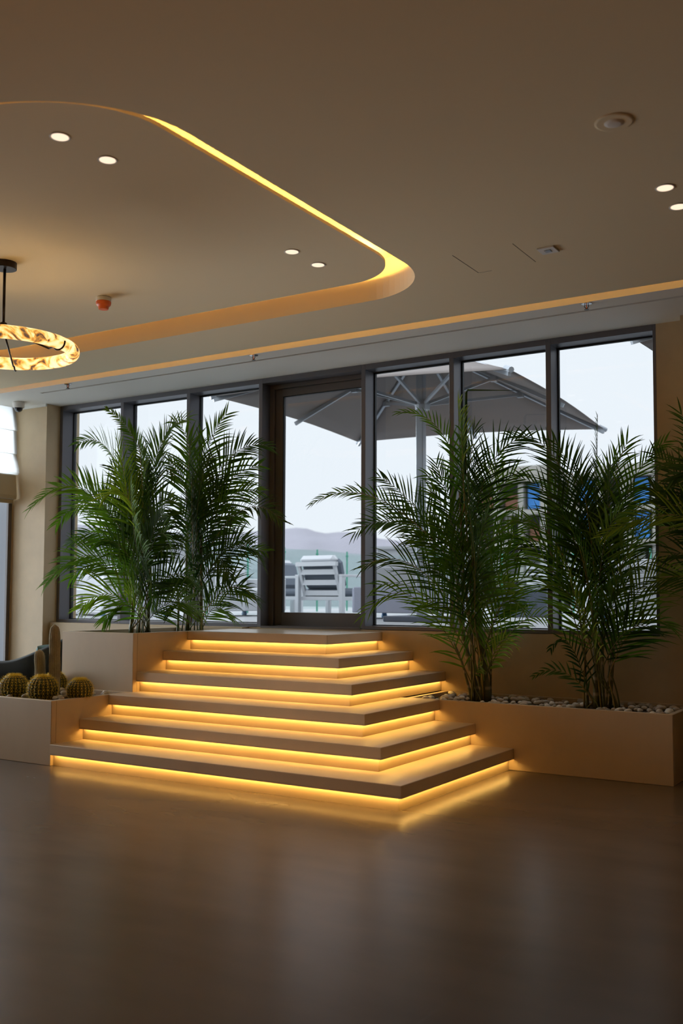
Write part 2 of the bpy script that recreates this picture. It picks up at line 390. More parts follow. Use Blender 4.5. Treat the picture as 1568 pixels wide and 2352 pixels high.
# raft
mb = MB(); ni = len(inner)
mb.add([(x, y, ZR) for x, y in inner], [tuple(range(ni))[::-1]])
def inset(poly, d):
    out = []; m = len(poly)
    for i in range(m):
        a = Vector(poly[i-1]); b = Vector(poly[(i+1) % m]); t = (b-a); t = t.normalized() if t.length > 1e-6 else Vector((1, 0))
        out.append((poly[i][0]-t.y*d, poly[i][1]+t.x*d))
    return out
in2 = inset(inner, .012); in3 = inset(inner, .045); in4 = inset(inner, .058)
lip = .020
mb.add([(x, y, ZR) for x, y in inner]+[(x, y, ZR+lip) for x, y in inner]+[(x, y, ZR+lip) for x, y in in2]+[(x, y, ZR+.006) for x, y in in2],
       [(i+a*ni, (i+1) % ni+a*ni, (i+1) % ni+(a+1)*ni, i+(a+1)*ni) for a in range(3) for i in range(ni)])
mb.add([(x, y, ZR+.006) for x, y in in2], [tuple(range(ni))])
ra = mb.build('ceiling_raft', 'paint'); struct(ra)
ls = MB().add([(x, y, ZR+.009) for x, y in in3]+[(x, y, ZR+.009) for x, y in in4], [(i, (i+1) % ni, (i+1) % ni+ni, i+ni) for i in range(ni)])
ls = ls.build('cove_light_strip', 'led_cove'); tag(ls, 'warm light strip hidden in the curved ceiling cove', 'light strip')
ls2 = MB().box(-9.28, 4.0, 6.832, 6.844, ZC+.012, ZC+.016).build('cove_light_strip', 'led_soffit')
tag(ls2, 'straight warm light strip hidden in the ceiling gap by the windows', 'light strip')

# ------------------------------------------------------------------ windows and door
xm = [-8.742, -7.795, -6.850, -5.912, -4.725, -3.820, -2.928, -2.017]   # member left faces
FW = .045; YF, YB = YW, 8.12; ZH = 3.42; ZS0, ZS1 = 1.005, 1.040; YG = 8.095
def window(i, name, xa, xb, last=False):
    f = MB().box(xa, xa+FW, YF, YB, ZS0, ZC, .002)
    if last: f.box(xb-.026, xb, YF, YB, ZS0, ZC, .002); xr = xb-.026
    else: xr = xb
    f.box(xa+FW, xr, YF, YB, ZH, ZC).box(xa+FW, xr, YF, YB, ZS0, ZS1)
    o = f.build(name, 'frame'); struct(o)
    if name.startswith('window'):
        g = MB().box(xa+FW, xr, YG, YG+.006, ZS1, ZH).build('pane', 'glass', o)
        k = MB(); e = .012; a, b = xa+FW, xr
        k.box(a, a+e, YG-.03, YG, ZS1, ZH).box(b-.006, b, YG-.03, YG, ZS1, ZH).box(a, b, YG-.03, YG, ZH-e, ZH).box(a, b, YG-.03, YG, ZS1, ZS1+.008)
        k.build('gasket', 'gasket', o)
    return o
names = ['window_1', 'window_2', 'window_3', 'door_frame', 'window_4', 'window_5', 'window_6']
for i, nme in enumerate(names):
    if nme == 'door_frame': continue
    window(i, nme, xm[i], xm[i+1], last=(i == 6))
a, b = xm[3]+FW, xm[4]
df = MB().box(xm[3], xm[3]+FW, YF, YB, ZS0, ZC, .002).box(a, b, YF, YB, ZH, ZC)
dfo = df.build('door_1', 'frame'); struct(dfo)
MB().box(a, a+.055, 8.03, YB, 1.0, ZH, .003).box(a+.055, b, 8.03, YB, 3.375, ZH, .003).build('jamb', 'doorframe', dfo)
dl = MB().box(a+.058, a+.058+.085, 8.055, 8.11, 1.02, 3.372, .003).box(b-.075, b-.003, 8.055, 8.11, 1.02, 3.372, .003)
dl.box(a+.143, b-.075, 8.055, 8.11, 3.300, 3.372).box(a+.143, b-.075, 8.055, 8.11, 1.02, 1.15)
dlo = dl.build('door_leaf', 'doorframe', dfo)
MB().box(a+.143, b-.075, 8.085, 8.091, 1.15, 3.30).build('pane', 'glass', dlo)
g = MB(); g.box(a+.143, a+.153, 8.06, 8.085, 1.15, 3.30).box(a+.143, b-.075, 8.06, 8.085, 3.292, 3.30); g.build('gasket', 'gasket', dlo)
th = MB().box(a, b, YF-.003, YB, 1.0, 1.018).build('threshold', 'doorframe', dfo)

# left wall window and its blind
wf = MB().box(-9.60, -9.56, 3.62, 3.68, .33, 3.5).box(-9.60, -9.56, 3.68, 7.66, .33, .40).box(-9.60, -9.56, 5.6, 5.66, .40, 3.5)
wfo = wf.build('window_7', 'frame'); struct(wfo)
MB().box(-9.59, -9.584, 3.62, 7.66, .40, 3.5).build('pane', 'glass', wfo)
MB().box(-9.60, -9.31, 7.66, 7.70, .33, 3.5).build('reveal', mat('pale blue grey window reveal', (.24, .27, .32), .6), wfo)
MB().box(-9.31, -9.281, 7.65, 7.70, .33, 3.5).build('gasket', 'doorframe', wfo)
br = empty('roman_blind', (-9.2, 7.70, 2.37), label='white roman blind half raised over the left window', cat='blind')
prof = [(-9.262, 3.47), (-9.215, 3.20), (-9.235, 3.195), (-9.215, 2.93), (-9.235, 2.925), (-9.20, 2.84), (-9.175, 2.76), (-9.17, 2.71), (-9.19, 2.685)]
def extrude_y(prof, y0, y1, th=.004):
    m_ = len(prof); vs = [(x, y, z) for y in (y0, y1) for x, z in prof]
    return MB().add(vs, [(i, i+1, i+1+m_, i+m_) for i in range(m_-1)])
o = extrude_y(prof, 3.7, 7.70).build('upper_panel', 'blindw', br); o.matrix_parent_inverse = Matrix.Translation((9.2, -7.70, -2.37))
prof2 = [(-9.25, 2.69), (-9.215, 2.68), (-9.19, 2.45), (-9.20, 2.41), (-9.245, 2.40), (-9.25, 2.36), (-9.275, 2.36)]
o = extrude_y(prof2, 3.7, 7.69).build('folded_hem', 'blinds', br); o.matrix_parent_inverse = Matrix.Translation((9.2, -7.70, -2.37))
o['label'] = 'beige stacked lower folds with bottom bar'

def fixp(o, e):
    o.matrix_parent_inverse = Matrix.Translation(-Vector(e.location))
# ------------------------------------------------------------------ staircase
st = empty('staircase', (-4.5, 5.4, 0), label='six step stone staircase with glowing light under every tread', cat='staircase')
for k in range(6):
    z1 = (k+1)*R; yb = YPR-.001 if k < 3 else YW-.001; ins = .04
    x1, y0 = XK[k], YK[k]
    t = MB().box(XL+.001, x1, y0, yb, z1-FAS+.008, z1, .003)
    t.box(XL+.001, x1, y0, y0+.010, z1-FAS, z1-FAS+.0085).box(x1-.010, x1, y0+.010, yb, z1-FAS, z1-FAS+.0085)
    fixp(t.build('tread', 'tread', st), st)
    r_ = MB().box(XL+.001, x1-ins, y0+ins, yb, k*R+.0003, z1-FAS+.0078)
    fixp(r_.build('riser', 'stone', st), st)
    l = MB(); zz = z1-FAS+.0045
    l.box(XL+.03, x1-.016, y0+.016, y0+.027, zz, zz+.003).box(x1-.027, x1-.016, y0+.027, yb-.03, zz, zz+.003)
    fixp(l.build('light_strip', 'led', st), st)
# landing infill behind step 3 between the riser of step 4 and the planter is the planter itself

# ------------------------------------------------------------------ planters
def planter(name, x0, x1, y0, y1, z1, label, zsoil, th=.05, notch=None, back=True):
    e = empty(name, ((x0+x1)/2, y0, 0), label=label, cat='planter')
    b = MB().box(x0, x1, y0, y0+th, 0, z1, .003).box(x0, x0+th, y0+th, y1, 0, z1, .003).box(x1-th, x1, y0+th, y1, 0, z1, .003)
    if back: b.box(x0+th, x1-th, y1-th, y1, 0, z1, .003)
    fixp(b.build('wall', 'stone', e), e)
    s = MB(); nx, ny = 24, 6
    vs = [(x0+th+(x1-x0-2*th)*i/nx, y0+th+(y1-y0-2*th)*j/ny, zsoil+random.uniform(-.008, .008)) for j in range(ny+1) for i in range(nx+1)]
    s.add(vs, [(j*(nx+1)+i, j*(nx+1)+i+1, (j+1)*(nx+1)+i+1, (j+1)*(nx+1)+i) for j in range(ny) for i in range(nx)])
    fixp(s.build('soil', 'soil', e), e)
    return e
planter('planter', -6.872, XL, 6.29, 7.797, 6*R, 'tall square stone planter left of the upper steps', 6*R-.05)
planter('planter', -8.3, XL, 5.405, 6.289, 3*R, 'low stone planter with cacti at the bottom left of the steps', 3*R-.045, back=True)
planter('planter', -3.86+.0, -1.753, YPR, YW-.002, 3*R, 'long low stone planter with pebbles right of the steps', 3*R-.04, th=.04)

# pebbles
def pebble_mesh(seed):
    rnd = random.Random(seed); import bmesh
    bm = bmesh.new(); bmesh.ops.create_icosphere(bm, subdivisions=2, radius=1)
    ax = [Vector((rnd.uniform(-1, 1), rnd.uniform(-1, 1), rnd.uniform(-1, 1))).normalized() for _ in range(6)]; am = [rnd.uniform(.03, .16) for _ in ax]
    for v in bm.verts:
        n_ = v.co.normalized(); d = 1+sum(a_*max(0, n_.dot(x_)) for a_, x_ in zip(am, ax)); d -= .10*abs(n_.dot(ax[0]))
        v.co = Vector((n_.x*1.0, n_.y*.78, n_.z*.62))*d
    me = bpy.data.meshes.new('pebble'); bm.to_mesh(me); bm.free()
    for p in me.polygons: p.use_smooth = True
    return me
pm = [pebble_mesh(s) for s in range(5)]
pmat = [mat('pale river pebble', (.50, .44, .36), .7, var=.12, vscale=4), mat('white pebble', (.72, .68, .60), .65, var=.08), mat('tan pebble', (.42, .33, .25), .7, var=.15)]
for i, me in enumerate(pm): me.materials.append(pmat[(0, 1, 2, 0, 1)[i]])
pebrnd = random.Random(3)
def pebbles(n, x0, x1, y0, y1, z, label, group, rmin, rmax, avoid=(), dens=None):
    done = []; tries = 0
    while len(done) < n and tries < 40000:
        tries += 1
        x = pebrnd.uniform(x0, x1); y = pebrnd.uniform(y0, y1); r = pebrnd.uniform(rmin, rmax)
        if any((x-a)**2+(y-b)**2 < (c+r)**2 for a, b, c in avoid): continue
        if any((x-a)**2+(y-b)**2 < (.80*(c+r))**2 for a, b, c in done): continue
        done.append((x, y, r))
        o = bpy.data.objects.new('pebble', pm[pebrnd.choice((0, 0, 1, 2, 3, 4))]); COL.objects.link(o)
        o.location = (x, y, z+r*.55); o.scale = (r, r, r); o.rotation_euler = (pebrnd.uniform(-.3, .3), pebrnd.uniform(-.3, .3), pebrnd.uniform(0, 6.3))
        tag(o, label, 'pebble', group)
P3B = (-3.36, 7.52); P4B = (-2.38, 7.55)
pebbles(150, -3.78, -1.83, 7.25, 7.86, 3*R-.035, 'pale rounded pebble lying in the long planter right of the steps', 'pebbles in the long right planter', .018, .036,
        avoid=[(P3B[0], P3B[1], .10), (P4B[0], P4B[1], .12)])

# ------------------------------------------------------------------ cacti
def barrel(loc, r, label, rz=0):
    e = empty('barrel_cactus', loc, rz, label=label, cat='cactus'); e['group'] = 'golden barrel cacti in the low planter'
    prof = [(.25*r, 0), (.72*r, .10*r), (.95*r, .42*r), (1.0*r, .85*r), (.93*r, 1.2*r), (.72*r, 1.52*r), (.40*r, 1.70*r), (.06*r, 1.72*r)]
    b = MB().lathe(prof, n=84, rib=.055, ribn=21).build('body', 'barrel', e, smooth=True)
    sp = MB(); rnd = random.Random(int(r*1e4))
    for k in range(21):
        th = 2*pi*k/21
        m_ = 13
        for i in range(m_):
            s_ = i/(m_-1); j = s_*(len(prof)-1); a_ = int(min(j, len(prof)-2)); f_ = j-a_
            pr_ = prof[a_][0]*(1-f_)+prof[a_+1][0]*f_; pz = prof[a_][1]*(1-f_)+prof[a_+1][1]*f_
            if pr_ < .1*r: continue
            dr = prof[a_+1][1]-prof[a_][1]; dz = -(prof[a_+1][0]-prof[a_][0]); nl = sqrt(dr*dr+dz*dz)
            nr, nz = dr/nl, dz/nl
            c = Vector((pr_*1.05*cos(th), pr_*1.05*sin(th), pz)); nv = Vector((nr*cos(th), nr*sin(th), nz)); tv = Vector((-sin(th), cos(th), 0)); uv = nv.cross(tv)
            for q in range(6):
                an = 2*pi*q/6+rnd.uniform(-.3, .3)
                d = (nv*rnd.uniform(.45, .9)+(tv*cos(an)+uv*sin(an))*.9).normalized()*r*rnd.uniform(.24, .38)
                w_ = tv*(r*.016); w2 = uv*(r*.016)
                sp.add([c-w_, c+w_, c+w2, c+d], [(0, 1, 3), (1, 2, 3), (2, 0, 3)])
    for q in range(150):
        an = rnd.uniform(0, 2*pi); rr = r*.5*sqrt(rnd.random()); c = Vector((rr*cos(an), rr*sin(an), 1.66*r)); d = Vector((rnd.uniform(-.5, .5)+cos(an)*.4, rnd.uniform(-.5, .5)+sin(an)*.4, 1)).normalized()*r*.26
        sp.add([c-Vector((r*.013, 0, 0)), c+Vector((r*.013, 0, 0)), c+Vector((0, r*.013, 0)), c+d], [(0, 1, 3), (1, 2, 3), (2, 0, 3)])
    so_ = sp.build('spines', 'spine', e); so_['kind'] = 'stuff'
    return e
zs = 3*R-.03
cac = [((-6.70, 5.62), .106, 'golden barrel cactus at the far left of the low planter'), ((-6.33, 5.60), .112, 'golden barrel cactus in the middle front, before the two columnar cacti'),
       ((-6.10, 5.78), .098, 'golden barrel cactus nearest the steps, against the tall planter'), ((-6.83, 6.18), .095, 'barrel cactus half hidden behind the tall columnar cactus')]
for (x, y), r, lb in cac: barrel((x, y, zs), r, lb, random.uniform(0, 1))
def column(base, h, r, lean, label):
    e = empty('columnar_cactus', base, label=label, cat='cactus')
    pts = 26; prof = []
    for i in range(pts+1):
        s_ = i/pts; rr = r*(.86+.14*min(1, s_*4))*(1-.10*s_)*(1+.035*sin(s_*19))
        if s_ > .86: rr *= sqrt(max(0.0, 1-((s_-.86)/.14)**2))*.96+.04
        prof.append((rr, h*s_))
    b = MB().lathe(prof, n=90, rib=.06, ribn=18)
    b.v = [(v[0]+lean[0]*(v[2]/h)**1.5, v[1]+lean[1]*(v[2]/h)**1.5, v[2]) for v in b.v]
    b.build('body', 'wool', e, smooth=True)
    sp = MB(); rnd = random.Random(int(h*1e3))
    for q in range(900):
        s_ = rnd.random()**.6; an = 2*pi*rnd.randint(0, 17)/18+.03; z = h*s_*.99; pr_ = r*1.05*(1-.1*s_)*(sqrt(max(0, 1-((s_-.86)/.14)**2)) if s_ > .86 else 1)
        c = Vector((pr_*cos(an)+lean[0]*s_**1.5, pr_*sin(an)+lean[1]*s_**1.5, z)); d = Vector((cos(an), sin(an), rnd.uniform(-.6, .9))).normalized()*rnd.uniform(.006, .018)
        t_ = Vector((-sin(an), cos(an), 0))*.0009
        sp.add([c-t_, c+t_, c+d], [(0, 1, 2)])
    so_ = sp.build('hairs', 'hair', e); so_['kind'] = 'stuff'
    return e
column((-6.56, 5.93, zs), .60, .047, (-.012, 0, 0), 'tall grey columnar cactus standing beside the tall planter')
column((-6.66, 5.87, zs), .385, .045, (-.03, 0, 0), 'shorter grey columnar cactus leaning left of the tall one')
pebbles(80, -7.6, -6.07, 5.47, 6.22, zs+.014, 'pale rounded pebble lying among the cacti in the low planter', 'pebbles around the cacti', .016, .036,
        avoid=[(x, y, r*.7) for (x, y), r, _ in cac]+[(-6.56, 5.93, .05), (-6.66, 5.87, .045)])

# ------------------------------------------------------------------ palms
def blade(mb, base, d, nrm, L, wd, droop, rnd):
    """one leaflet: folded strip, 5 stations"""
    side = d.cross(nrm).normalized(); st_ = 5; prev = None; p = base.copy(); dd = d.copy(); vs = []; fs = []
    for i in range(st_+1):
        s_ = i/st_; wv = wd*.5*(.35+1.0*sin(min(1, s_*2.2)*pi/2)) * (1-s_**2.2) + .0006
        up = side.cross(dd).normalized()*(-.28*wv)
        vs += [p-side*wv, p+up, p+side*wv]
        if i: k = i*3; fs += [(k-3, k-2, k+1, k), (k-2, k-1, k+2, k+1)]
        dd = (dd+Vector((0, 0, -1))*(droop/st_)*(0.3+1.2*s_)).normalized(); p = p+dd*(L/st_)
    for v in vs: 
        if v.y > 7.885: v.y = 7.885
    mb.add(vs, fs)
def frond(parent, base, start, ctrl, tip, m='leaf', Lmax=.27, roll=None, wd=.013, gap=.027, t0=.10, stemr=.0055, sm='stem', seed=0, droop=.55, vee=.35):
    rnd = random.Random(seed); base = Vector(base)
    if roll is None: roll = rnd.choice((-1, 1))*rnd.uniform(.9, 1.35)
    elif abs(roll) < 1.0: roll = math.copysign(.85+.25*abs(roll), roll)
    pts = []; c1 = Vector((base.x*.75+start.x*.25, base.y*.75+start.y*.25, base.z*.45+start.z*.55))
    # stem from base up to start, tangent-continuous with the blade's first direction
    dir0 = (ctrl-start); dir0.normalize(); hh = (start-base).length; c2 = start-dir0*hh*.35
    for i in range(10):
        t = i/10; pts.append(base*((1-t)**3)+c1*(3*t*(1-t)**2)+c2*(3*t*t*(1-t))+start*(t**3))
    arc = [bez(start, ctrl, tip, i/40) for i in range(41)]
    L = sum((arc[i+1]-arc[i]).length for i in range(40))
    path = pts+arc[::2]; mcount = len(path)
    rs = [stemr*(1.25-.45*i/10) if i < 10 else stemr*.8*(1-.80*(i-10)/(mcount-10)) for i in range(mcount)]
    for p in path: p.y = min(p.y, 7.87)
    o = empty('frond', tuple(start)); o.parent = parent; o.location = start-Vector(parent.location)
    stm = MB().tube(path, rs, 5).build('stalk', sm, o, smooth=True, origin=tuple(start)); stm.location = (0, 0, 0)
    lf = MB(); n_ = max(8, int(L*(1-t0)/gap)); acc = 0
    dist = [0]
    for i in range(40): dist.append(dist[-1]+(arc[i+1]-arc[i]).length)
    def posat(s_):
        D = s_*dist[-1]
        for i in range(40):
            if dist[i+1] >= D:
                f = (D-dist[i])/max(1e-9, dist[i+1]-dist[i]); return arc[i].lerp(arc[i+1], f), (arc[i+1]-arc[i]).normalized()
        return arc[40], (arc[40]-arc[39]).normalized()
    for i in range(n_):
        s_ = t0+(1-t0)*(i+.3)/n_; p, T = posat(min(.999, s_))
        Sd = T.cross(Vector((0, 0, 1)));
        if Sd.length < .05: Sd = Vector((1, 0, 0))
        Sd.normalize(); Nn = Sd.cross(T).normalized()
        rr = roll; S2 = Sd*cos(rr)+Nn*sin(rr); N2 = -Sd*sin(rr)+Nn*cos(rr)
        q = (s_-t0)/(1-t0); ln = Lmax*(.62+.38*sin(pi*min(1, q*1.1+.15)))*(1-.45*q**3)*rnd.uniform(.86, 1.08)
        al = radians(53-29*q+rnd.uniform(-7, 7))
        for sgn in (-1, 1):
            if rnd.random() < .03: continue
            v_ = vee+rnd.uniform(-.12, .12)
            d = (T*cos(al)+(S2*sgn*cos(v_)+N2*sin(v_))*sin(al)).normalized()
            blade(lf, p+T*rnd.uniform(-.006, .006), d, N2, ln, wd*rnd.uniform(.85, 1.15)*(1-.3*q), droop*rnd.uniform(.5, 1.3), rnd)
    lo = lf.build('leaflets', m, o, origin=tuple(start)); lo.location = (0, 0, 0)
    return o
def cane(parent, pts, r0, r1, m='cane'):
    pts = [Vector(p) for p in pts]
    path = [];
    for i in range(len(pts)-1):
        for k in range(6): path.append(pts[i].lerp(pts[i+1], k/6))
    path.append(pts[-1]); n_ = len(path)
    o = MB().tube(path, [r0+(r1-r0)*i/(n_-1) + (r0*.25*max(0, 1-i/3) if i < 3 else 0) for i in range(n_)], 10).build('cane', m, parent, smooth=True, origin=tuple(pts[0]))
    o.location = pts[0]-Vector(parent.location); return o

def palm(base, y0, label, fronds, seed, extra=None, canes=(), Lmax=.27, spread=.10, ydir=(-.45, .25), wd=.014, gap=.039, zb=None):
    e = empty('areca_palm', base, label=label, cat='palm'); e['group'] = 'areca palms in the stone planters'
    rnd = random.Random(seed); B = Vector(base)
    k = 0; CP = []
    for c in canes:
        q_ = [at(u, v, y0+d) for u, v, d in c[0]]; q_[0].z = B.z; CP.append(q_)
    for f in fronds:
        sx, sy, cx, cyy, tx, ty = f[:6]; opt = f[6] if len(f) > 6 else {}
        dy = opt.get('dy', rnd.uniform(*ydir)); ds = dy*.25+rnd.uniform(-.06, .06)
        b = B+Vector((rnd.uniform(-spread, spread), rnd.uniform(-spread, spread)*.8, 0))
        s_ = at(sx, sy, min(7.84, y0+ds)); c_ = at(cx, cyy, min(7.84, y0+dy*.6)); t_ = at(tx, ty, min(7.84, y0+dy))
        if CP and rnd.random() < .68:                                # springs from the crown of a cane, not from the soil
            q_ = min(CP, key=lambda q: (q[-1].xy-s_.xy).length+rnd.uniform(0, .12)); zz = min(s_.z-.12, q_[-1].z)-rnd.uniform(.02, .25)
            for a_, b_ in zip(q_, q_[1:]):
                if a_.z <= zz <= b_.z: b = a_.lerp(b_, (zz-a_.z)/(b_.z-a_.z)); break
        m = opt.get('m') or rnd.choice(('leaf', 'leaf', 'leaf', 'leafd'))
        frond(e, b, s_, c_, t_, m=m, Lmax=opt.get('L', Lmax), roll=opt.get('roll'), seed=seed*100+k, sm=opt.get('sm', rnd.choice(('stem', 'stem', 'stem', 'stemy'))),
              wd=opt.get('wd', wd), droop=opt.get('droop', .62), gap=opt.get('gap', gap), t0=opt.get('t0', .08), vee=opt.get('vee', .35)); k += 1
    for c in canes:
        pts = [at(u, v, y0+d) for u, v, d in c[0]]; pts[0].z = B.z
        cane(e, pts, c[1], c[2])
    return e

Y = 'leafy'; D = 'leafd'
P1 = [(330,1330,205,1010,70,1168,{'dy':-.35,'roll':.5}),(312,1260,275,960,178,1020,{'dy':-.1,'roll':-.5}),(335,1200,350,1000,243,938,{'dy':.1,'roll':.9,'L':.2}),
 (345,1200,352,975,430,962,{'dy':.15,'roll':-.8}),(312,1230,285,1090,268,1005,{'dy':-.3,'roll':1.2,'m':Y}),(322,1300,225,1075,128,1205,{'dy':-.3,'roll':-.3}),
 (322,1360,215,1200,104,1342,{'dy':-.4}),(322,1390,245,1240,160,1330,{'dy':-.45}),(320,1405,245,1325,183,1400,{'dy':-.5,'m':Y}),
 (330,1432,285,1350,238,1428,{'dy':-.45,'roll':1.2,'m':'leaf'}),(335,1390,345,1270,350,1395,{'dy':-.55,'roll':.1,'m':D}),(330,1260,300,1080,235,1145,{'dy':-.5,'roll':.8,'m':Y}),
 (325,1300,365,1110,412,1160,{'dy':-.3}),(335,1210,370,1030,402,1095,{'dy':-.2}),(330,1190,325,1060,318,1005,{'dy':-.3,'roll':1.3,'m':'leaf'}),(335,1160,355,1040,385,990,{'dy':.1,'roll':-1.2}),
 (335,1390,395,1270,455,1350,{'dy':-.3}),(340,1425,400,1345,462,1412,{'dy':-.3}),(325,1340,300,1180,300,1120,{'dy':-.5,'roll':1.3}),(330,1350,280,1210,215,1250,{'dy':-.4}),
 (330,1300,320,1130,340,1080,{'dy':-.2,'roll':1.4}),(330,1320,350,1200,375,1180,{'dy':-.4,'roll':1.0}),(328,1410,300,1300,265,1300,{'dy':-.5,'roll':.9}),(335,1370,330,1250,310,1210,{'dy':-.5,'roll':1.2}),
 (330,1330,370,1230,430,1250,{'dy':-.3}),(325,1280,260,1120,175,1150,{'dy':-.1,'roll':.4}),(335,1280,300,1100,255,1070,{'dy':-.05,'roll':1.0}),(332,1420,310,1360,290,1370,{'dy':-.55,'m':Y,'roll':1.2}),
 (328,1290,240,1180,160,1250,{'dy':-.2,'roll':.9}),(335,1300,372,1160,395,1280,{'dy':-.4,'roll':.9})]
palm((-6.56, 6.97, 6*R-.06), 7.0, 'bushy palm at the left end of the windows, in the tall planter', P1, 11, ydir=(-.5, .2), canes=[([(318,1440,0),(322,1330,0),(330,1230,0)],.016,.011),([(338,1440,0),(345,1330,0),(345,1220,.05)],.018,.011),([(300,1440,-.1),(306,1370,-.1),(300,1300,-.1)],.015,.01)], Lmax=.40, wd=.017, gap=.033)
P2 = [(442,1170,468,1010,521,950,{'dy':0,'roll':1.1}),(445,1200,448,975,398,968,{'dy':-.1,'roll':.9,'m':'leaf'}),(455,1220,515,985,622,1028,{'dy':-.1,'roll':.3,'m':D}),
 (468,1190,515,1085,597,1068,{'dy':0,'roll':.6}),(465,1290,560,1095,650,1200,{'dy':-.2,'roll':-.3}),(460,1340,560,1180,608,1308,{'dy':-.3,'roll':.4}),(460,1240,515,1110,597,1128,{'dy':-.1}),
 (468,1350,530,1245,612,1268,{'dy':-.1}),(470,1405,540,1300,592,1388,{'dy':-.2,'roll':.3}),(470,1405,500,1290,566,1372,{'dy':-.1}),(470,1432,490,1365,528,1418,{'dy':-.2,'roll':1.1}),
 (445,1310,425,1130,385,1190,{'dy':-.2}),(450,1260,450,1100,485,1050,{'dy':-.2,'roll':1.2}),(445,1390,415,1290,372,1350,{'dy':-.3}),(445,1250,430,1080,385,1060,{'dy':0,'roll':.9}),
 (455,1300,490,1160,560,1190,{'dy':-.1}),(450,1350,480,1200,530,1330,{'dy':-.3}),(445,1350,440,1180,440,1100,{'dy':-.2,'roll':1.3,'m':D}),(455,1380,500,1230,580,1240,{'dy':0}),
 (445,1410,420,1360,385,1400,{'dy':-.3}),(455,1280,480,1130,520,1100,{'dy':-.1,'roll':1.2}),(440,1230,425,1080,440,1010,{'dy':-.15,'roll':1.4,'m':'leaf'})]
palm((-6.24, 7.30, 6*R-.06), 7.3, 'palm left of the glass door, in the tall planter', P2, 12, ydir=(-.4, .2), canes=[([(430,1440,0),(428,1330,0),(430,1200,0)],.017,.012),([(462,1440,0),(462,1330,0),(462,1230,0)],.019,.013),([(408,1440,0),(410,1390,0),(405,1330,.05)],.013,.009)], Lmax=.38, wd=.016, gap=.034)
P3 = [(1075,1170,1030,925,914,948,{'dy':-.35,'roll':.2,'m':'leaf','L':.22}),(1062,1110,1052,1010,1052,925,{'dy':-.35,'roll':1.25,'m':Y,'L':.42,'wd':.022}),(1066,1150,1062,1060,1060,985,{'dy':-.4,'roll':-1.2,'m':'leaf','L':.40,'wd':.02}),(1078,1340,862,1055,714,1158,{'dy':-.3,'roll':.35,'m':'leaf','L':.26}),
 (1050,1270,900,1150,812,1225,{'dy':-.2,'roll':-.2,'m':D}),(1070,1430,935,1225,832,1305,{'dy':-.4,'roll':.2}),(1055,1340,945,1180,862,1200,{'dy':0,'roll':-.8,'m':D}),
 (1080,1565,945,1255,833,1418,{'dy':-.5,'roll':.3,'gap':.055}),(1080,1510,960,1290,856,1352,{'dy':-.4,'roll':-.3,'gap':.05}),(1090,1210,1110,1015,1218,1003,{'dy':-.2,'roll':.4}),
 (1095,1310,1120,1120,1150,1030,{'dy':0,'roll':1.1,'sm':'stemy'}),(1100,1260,1150,1070,1205,1088,{'dy':0,'roll':.6}),(1090,1360,1120,1180,1192,1235,{'dy':-.1}),(1100,1410,1140,1250,1213,1285,{'dy':-.2}),
 (1110,1510,1175,1260,1262,1348,{'dy':-.2,'roll':.2,'gap':.05}),(1110,1510,1150,1320,1202,1405,{'dy':-.2,'roll':.8}),(1110,1565,1185,1390,1258,1418,{'dy':-.3,'gap':.05}),(1118,1550,1150,1425,1188,1492,{'dy':-.3,'roll':.5,'m':Y,'L':.16}),
 (1080,1410,1050,1240,990,1190,{'dy':-.3}),(1080,1360,1050,1180,985,1125,{'dy':-.2,'roll':.9}),(1088,1360,1080,1150,1068,1060,{'dy':-.3,'roll':1.3,'m':D}),(1080,1310,1060,1110,975,1090,{'dy':0}),
 (1060,1330,950,1130,868,1095,{'dy':-.05,'roll':.9,'m':D}),(1085,1420,1090,1260,1120,1180,{'dy':-.4,'roll':1.2}),(1085,1450,1040,1300,980,1310,{'dy':-.4,'roll':.6}),(1095,1450,1130,1320,1180,1340,{'dy':-.3,'roll':.8}),
 (1080,1300,1075,1130,1100,1050,{'dy':-.1,'roll':1.3,'m':D}),(1085,1480,1030,1350,960,1390,{'dy':-.5,'gap':.055}),(1070,1380,1010,1220,930,1240,{'dy':-.2,'roll':.9}),(1090,1390,1095,1230,1070,1160,{'dy':-.35,'roll':1.4,'m':D}),
 (1095,1400,1140,1280,1200,1190,{'dy':0,'roll':.7}),(1085,1560,1105,1500,1110,1560,{'dy':-.3,'L':.12}),(1075,1290,1040,1180,1000,1060,{'dy':-.05,'roll':1.0,'m':D}),(1070,1230,1075,1080,1090,980,{'dy':-.15,'roll':1.35,'m':D})]
p3 = palm((P3B[0], P3B[1], 3*R-.05), 7.6, 'tall palm just right of the stairs, in the long planter', P3, 13, ydir=(-.4, .1), canes=[([(1100,1600,0),(1072,1500,0),(1052,1400,0),(1050,1320,0)],.026,.018),([(1118,1600,0),(1108,1500,0),(1098,1400,0),(1085,1280,0)],.034,.022),([(1085,1600,.05),(1060,1520,.05),(1040,1470,.05)],.012,.008),([(1125,1600,.05),(1128,1500,.05),(1130,1380,.05)],.010,.007),([(1110,1600,-.05),(1085,1500,-.05),(1062,1300,-.05),(1055,1130,-.05)],.011,.007)], Lmax=.39, spread=.09, wd=.0145)
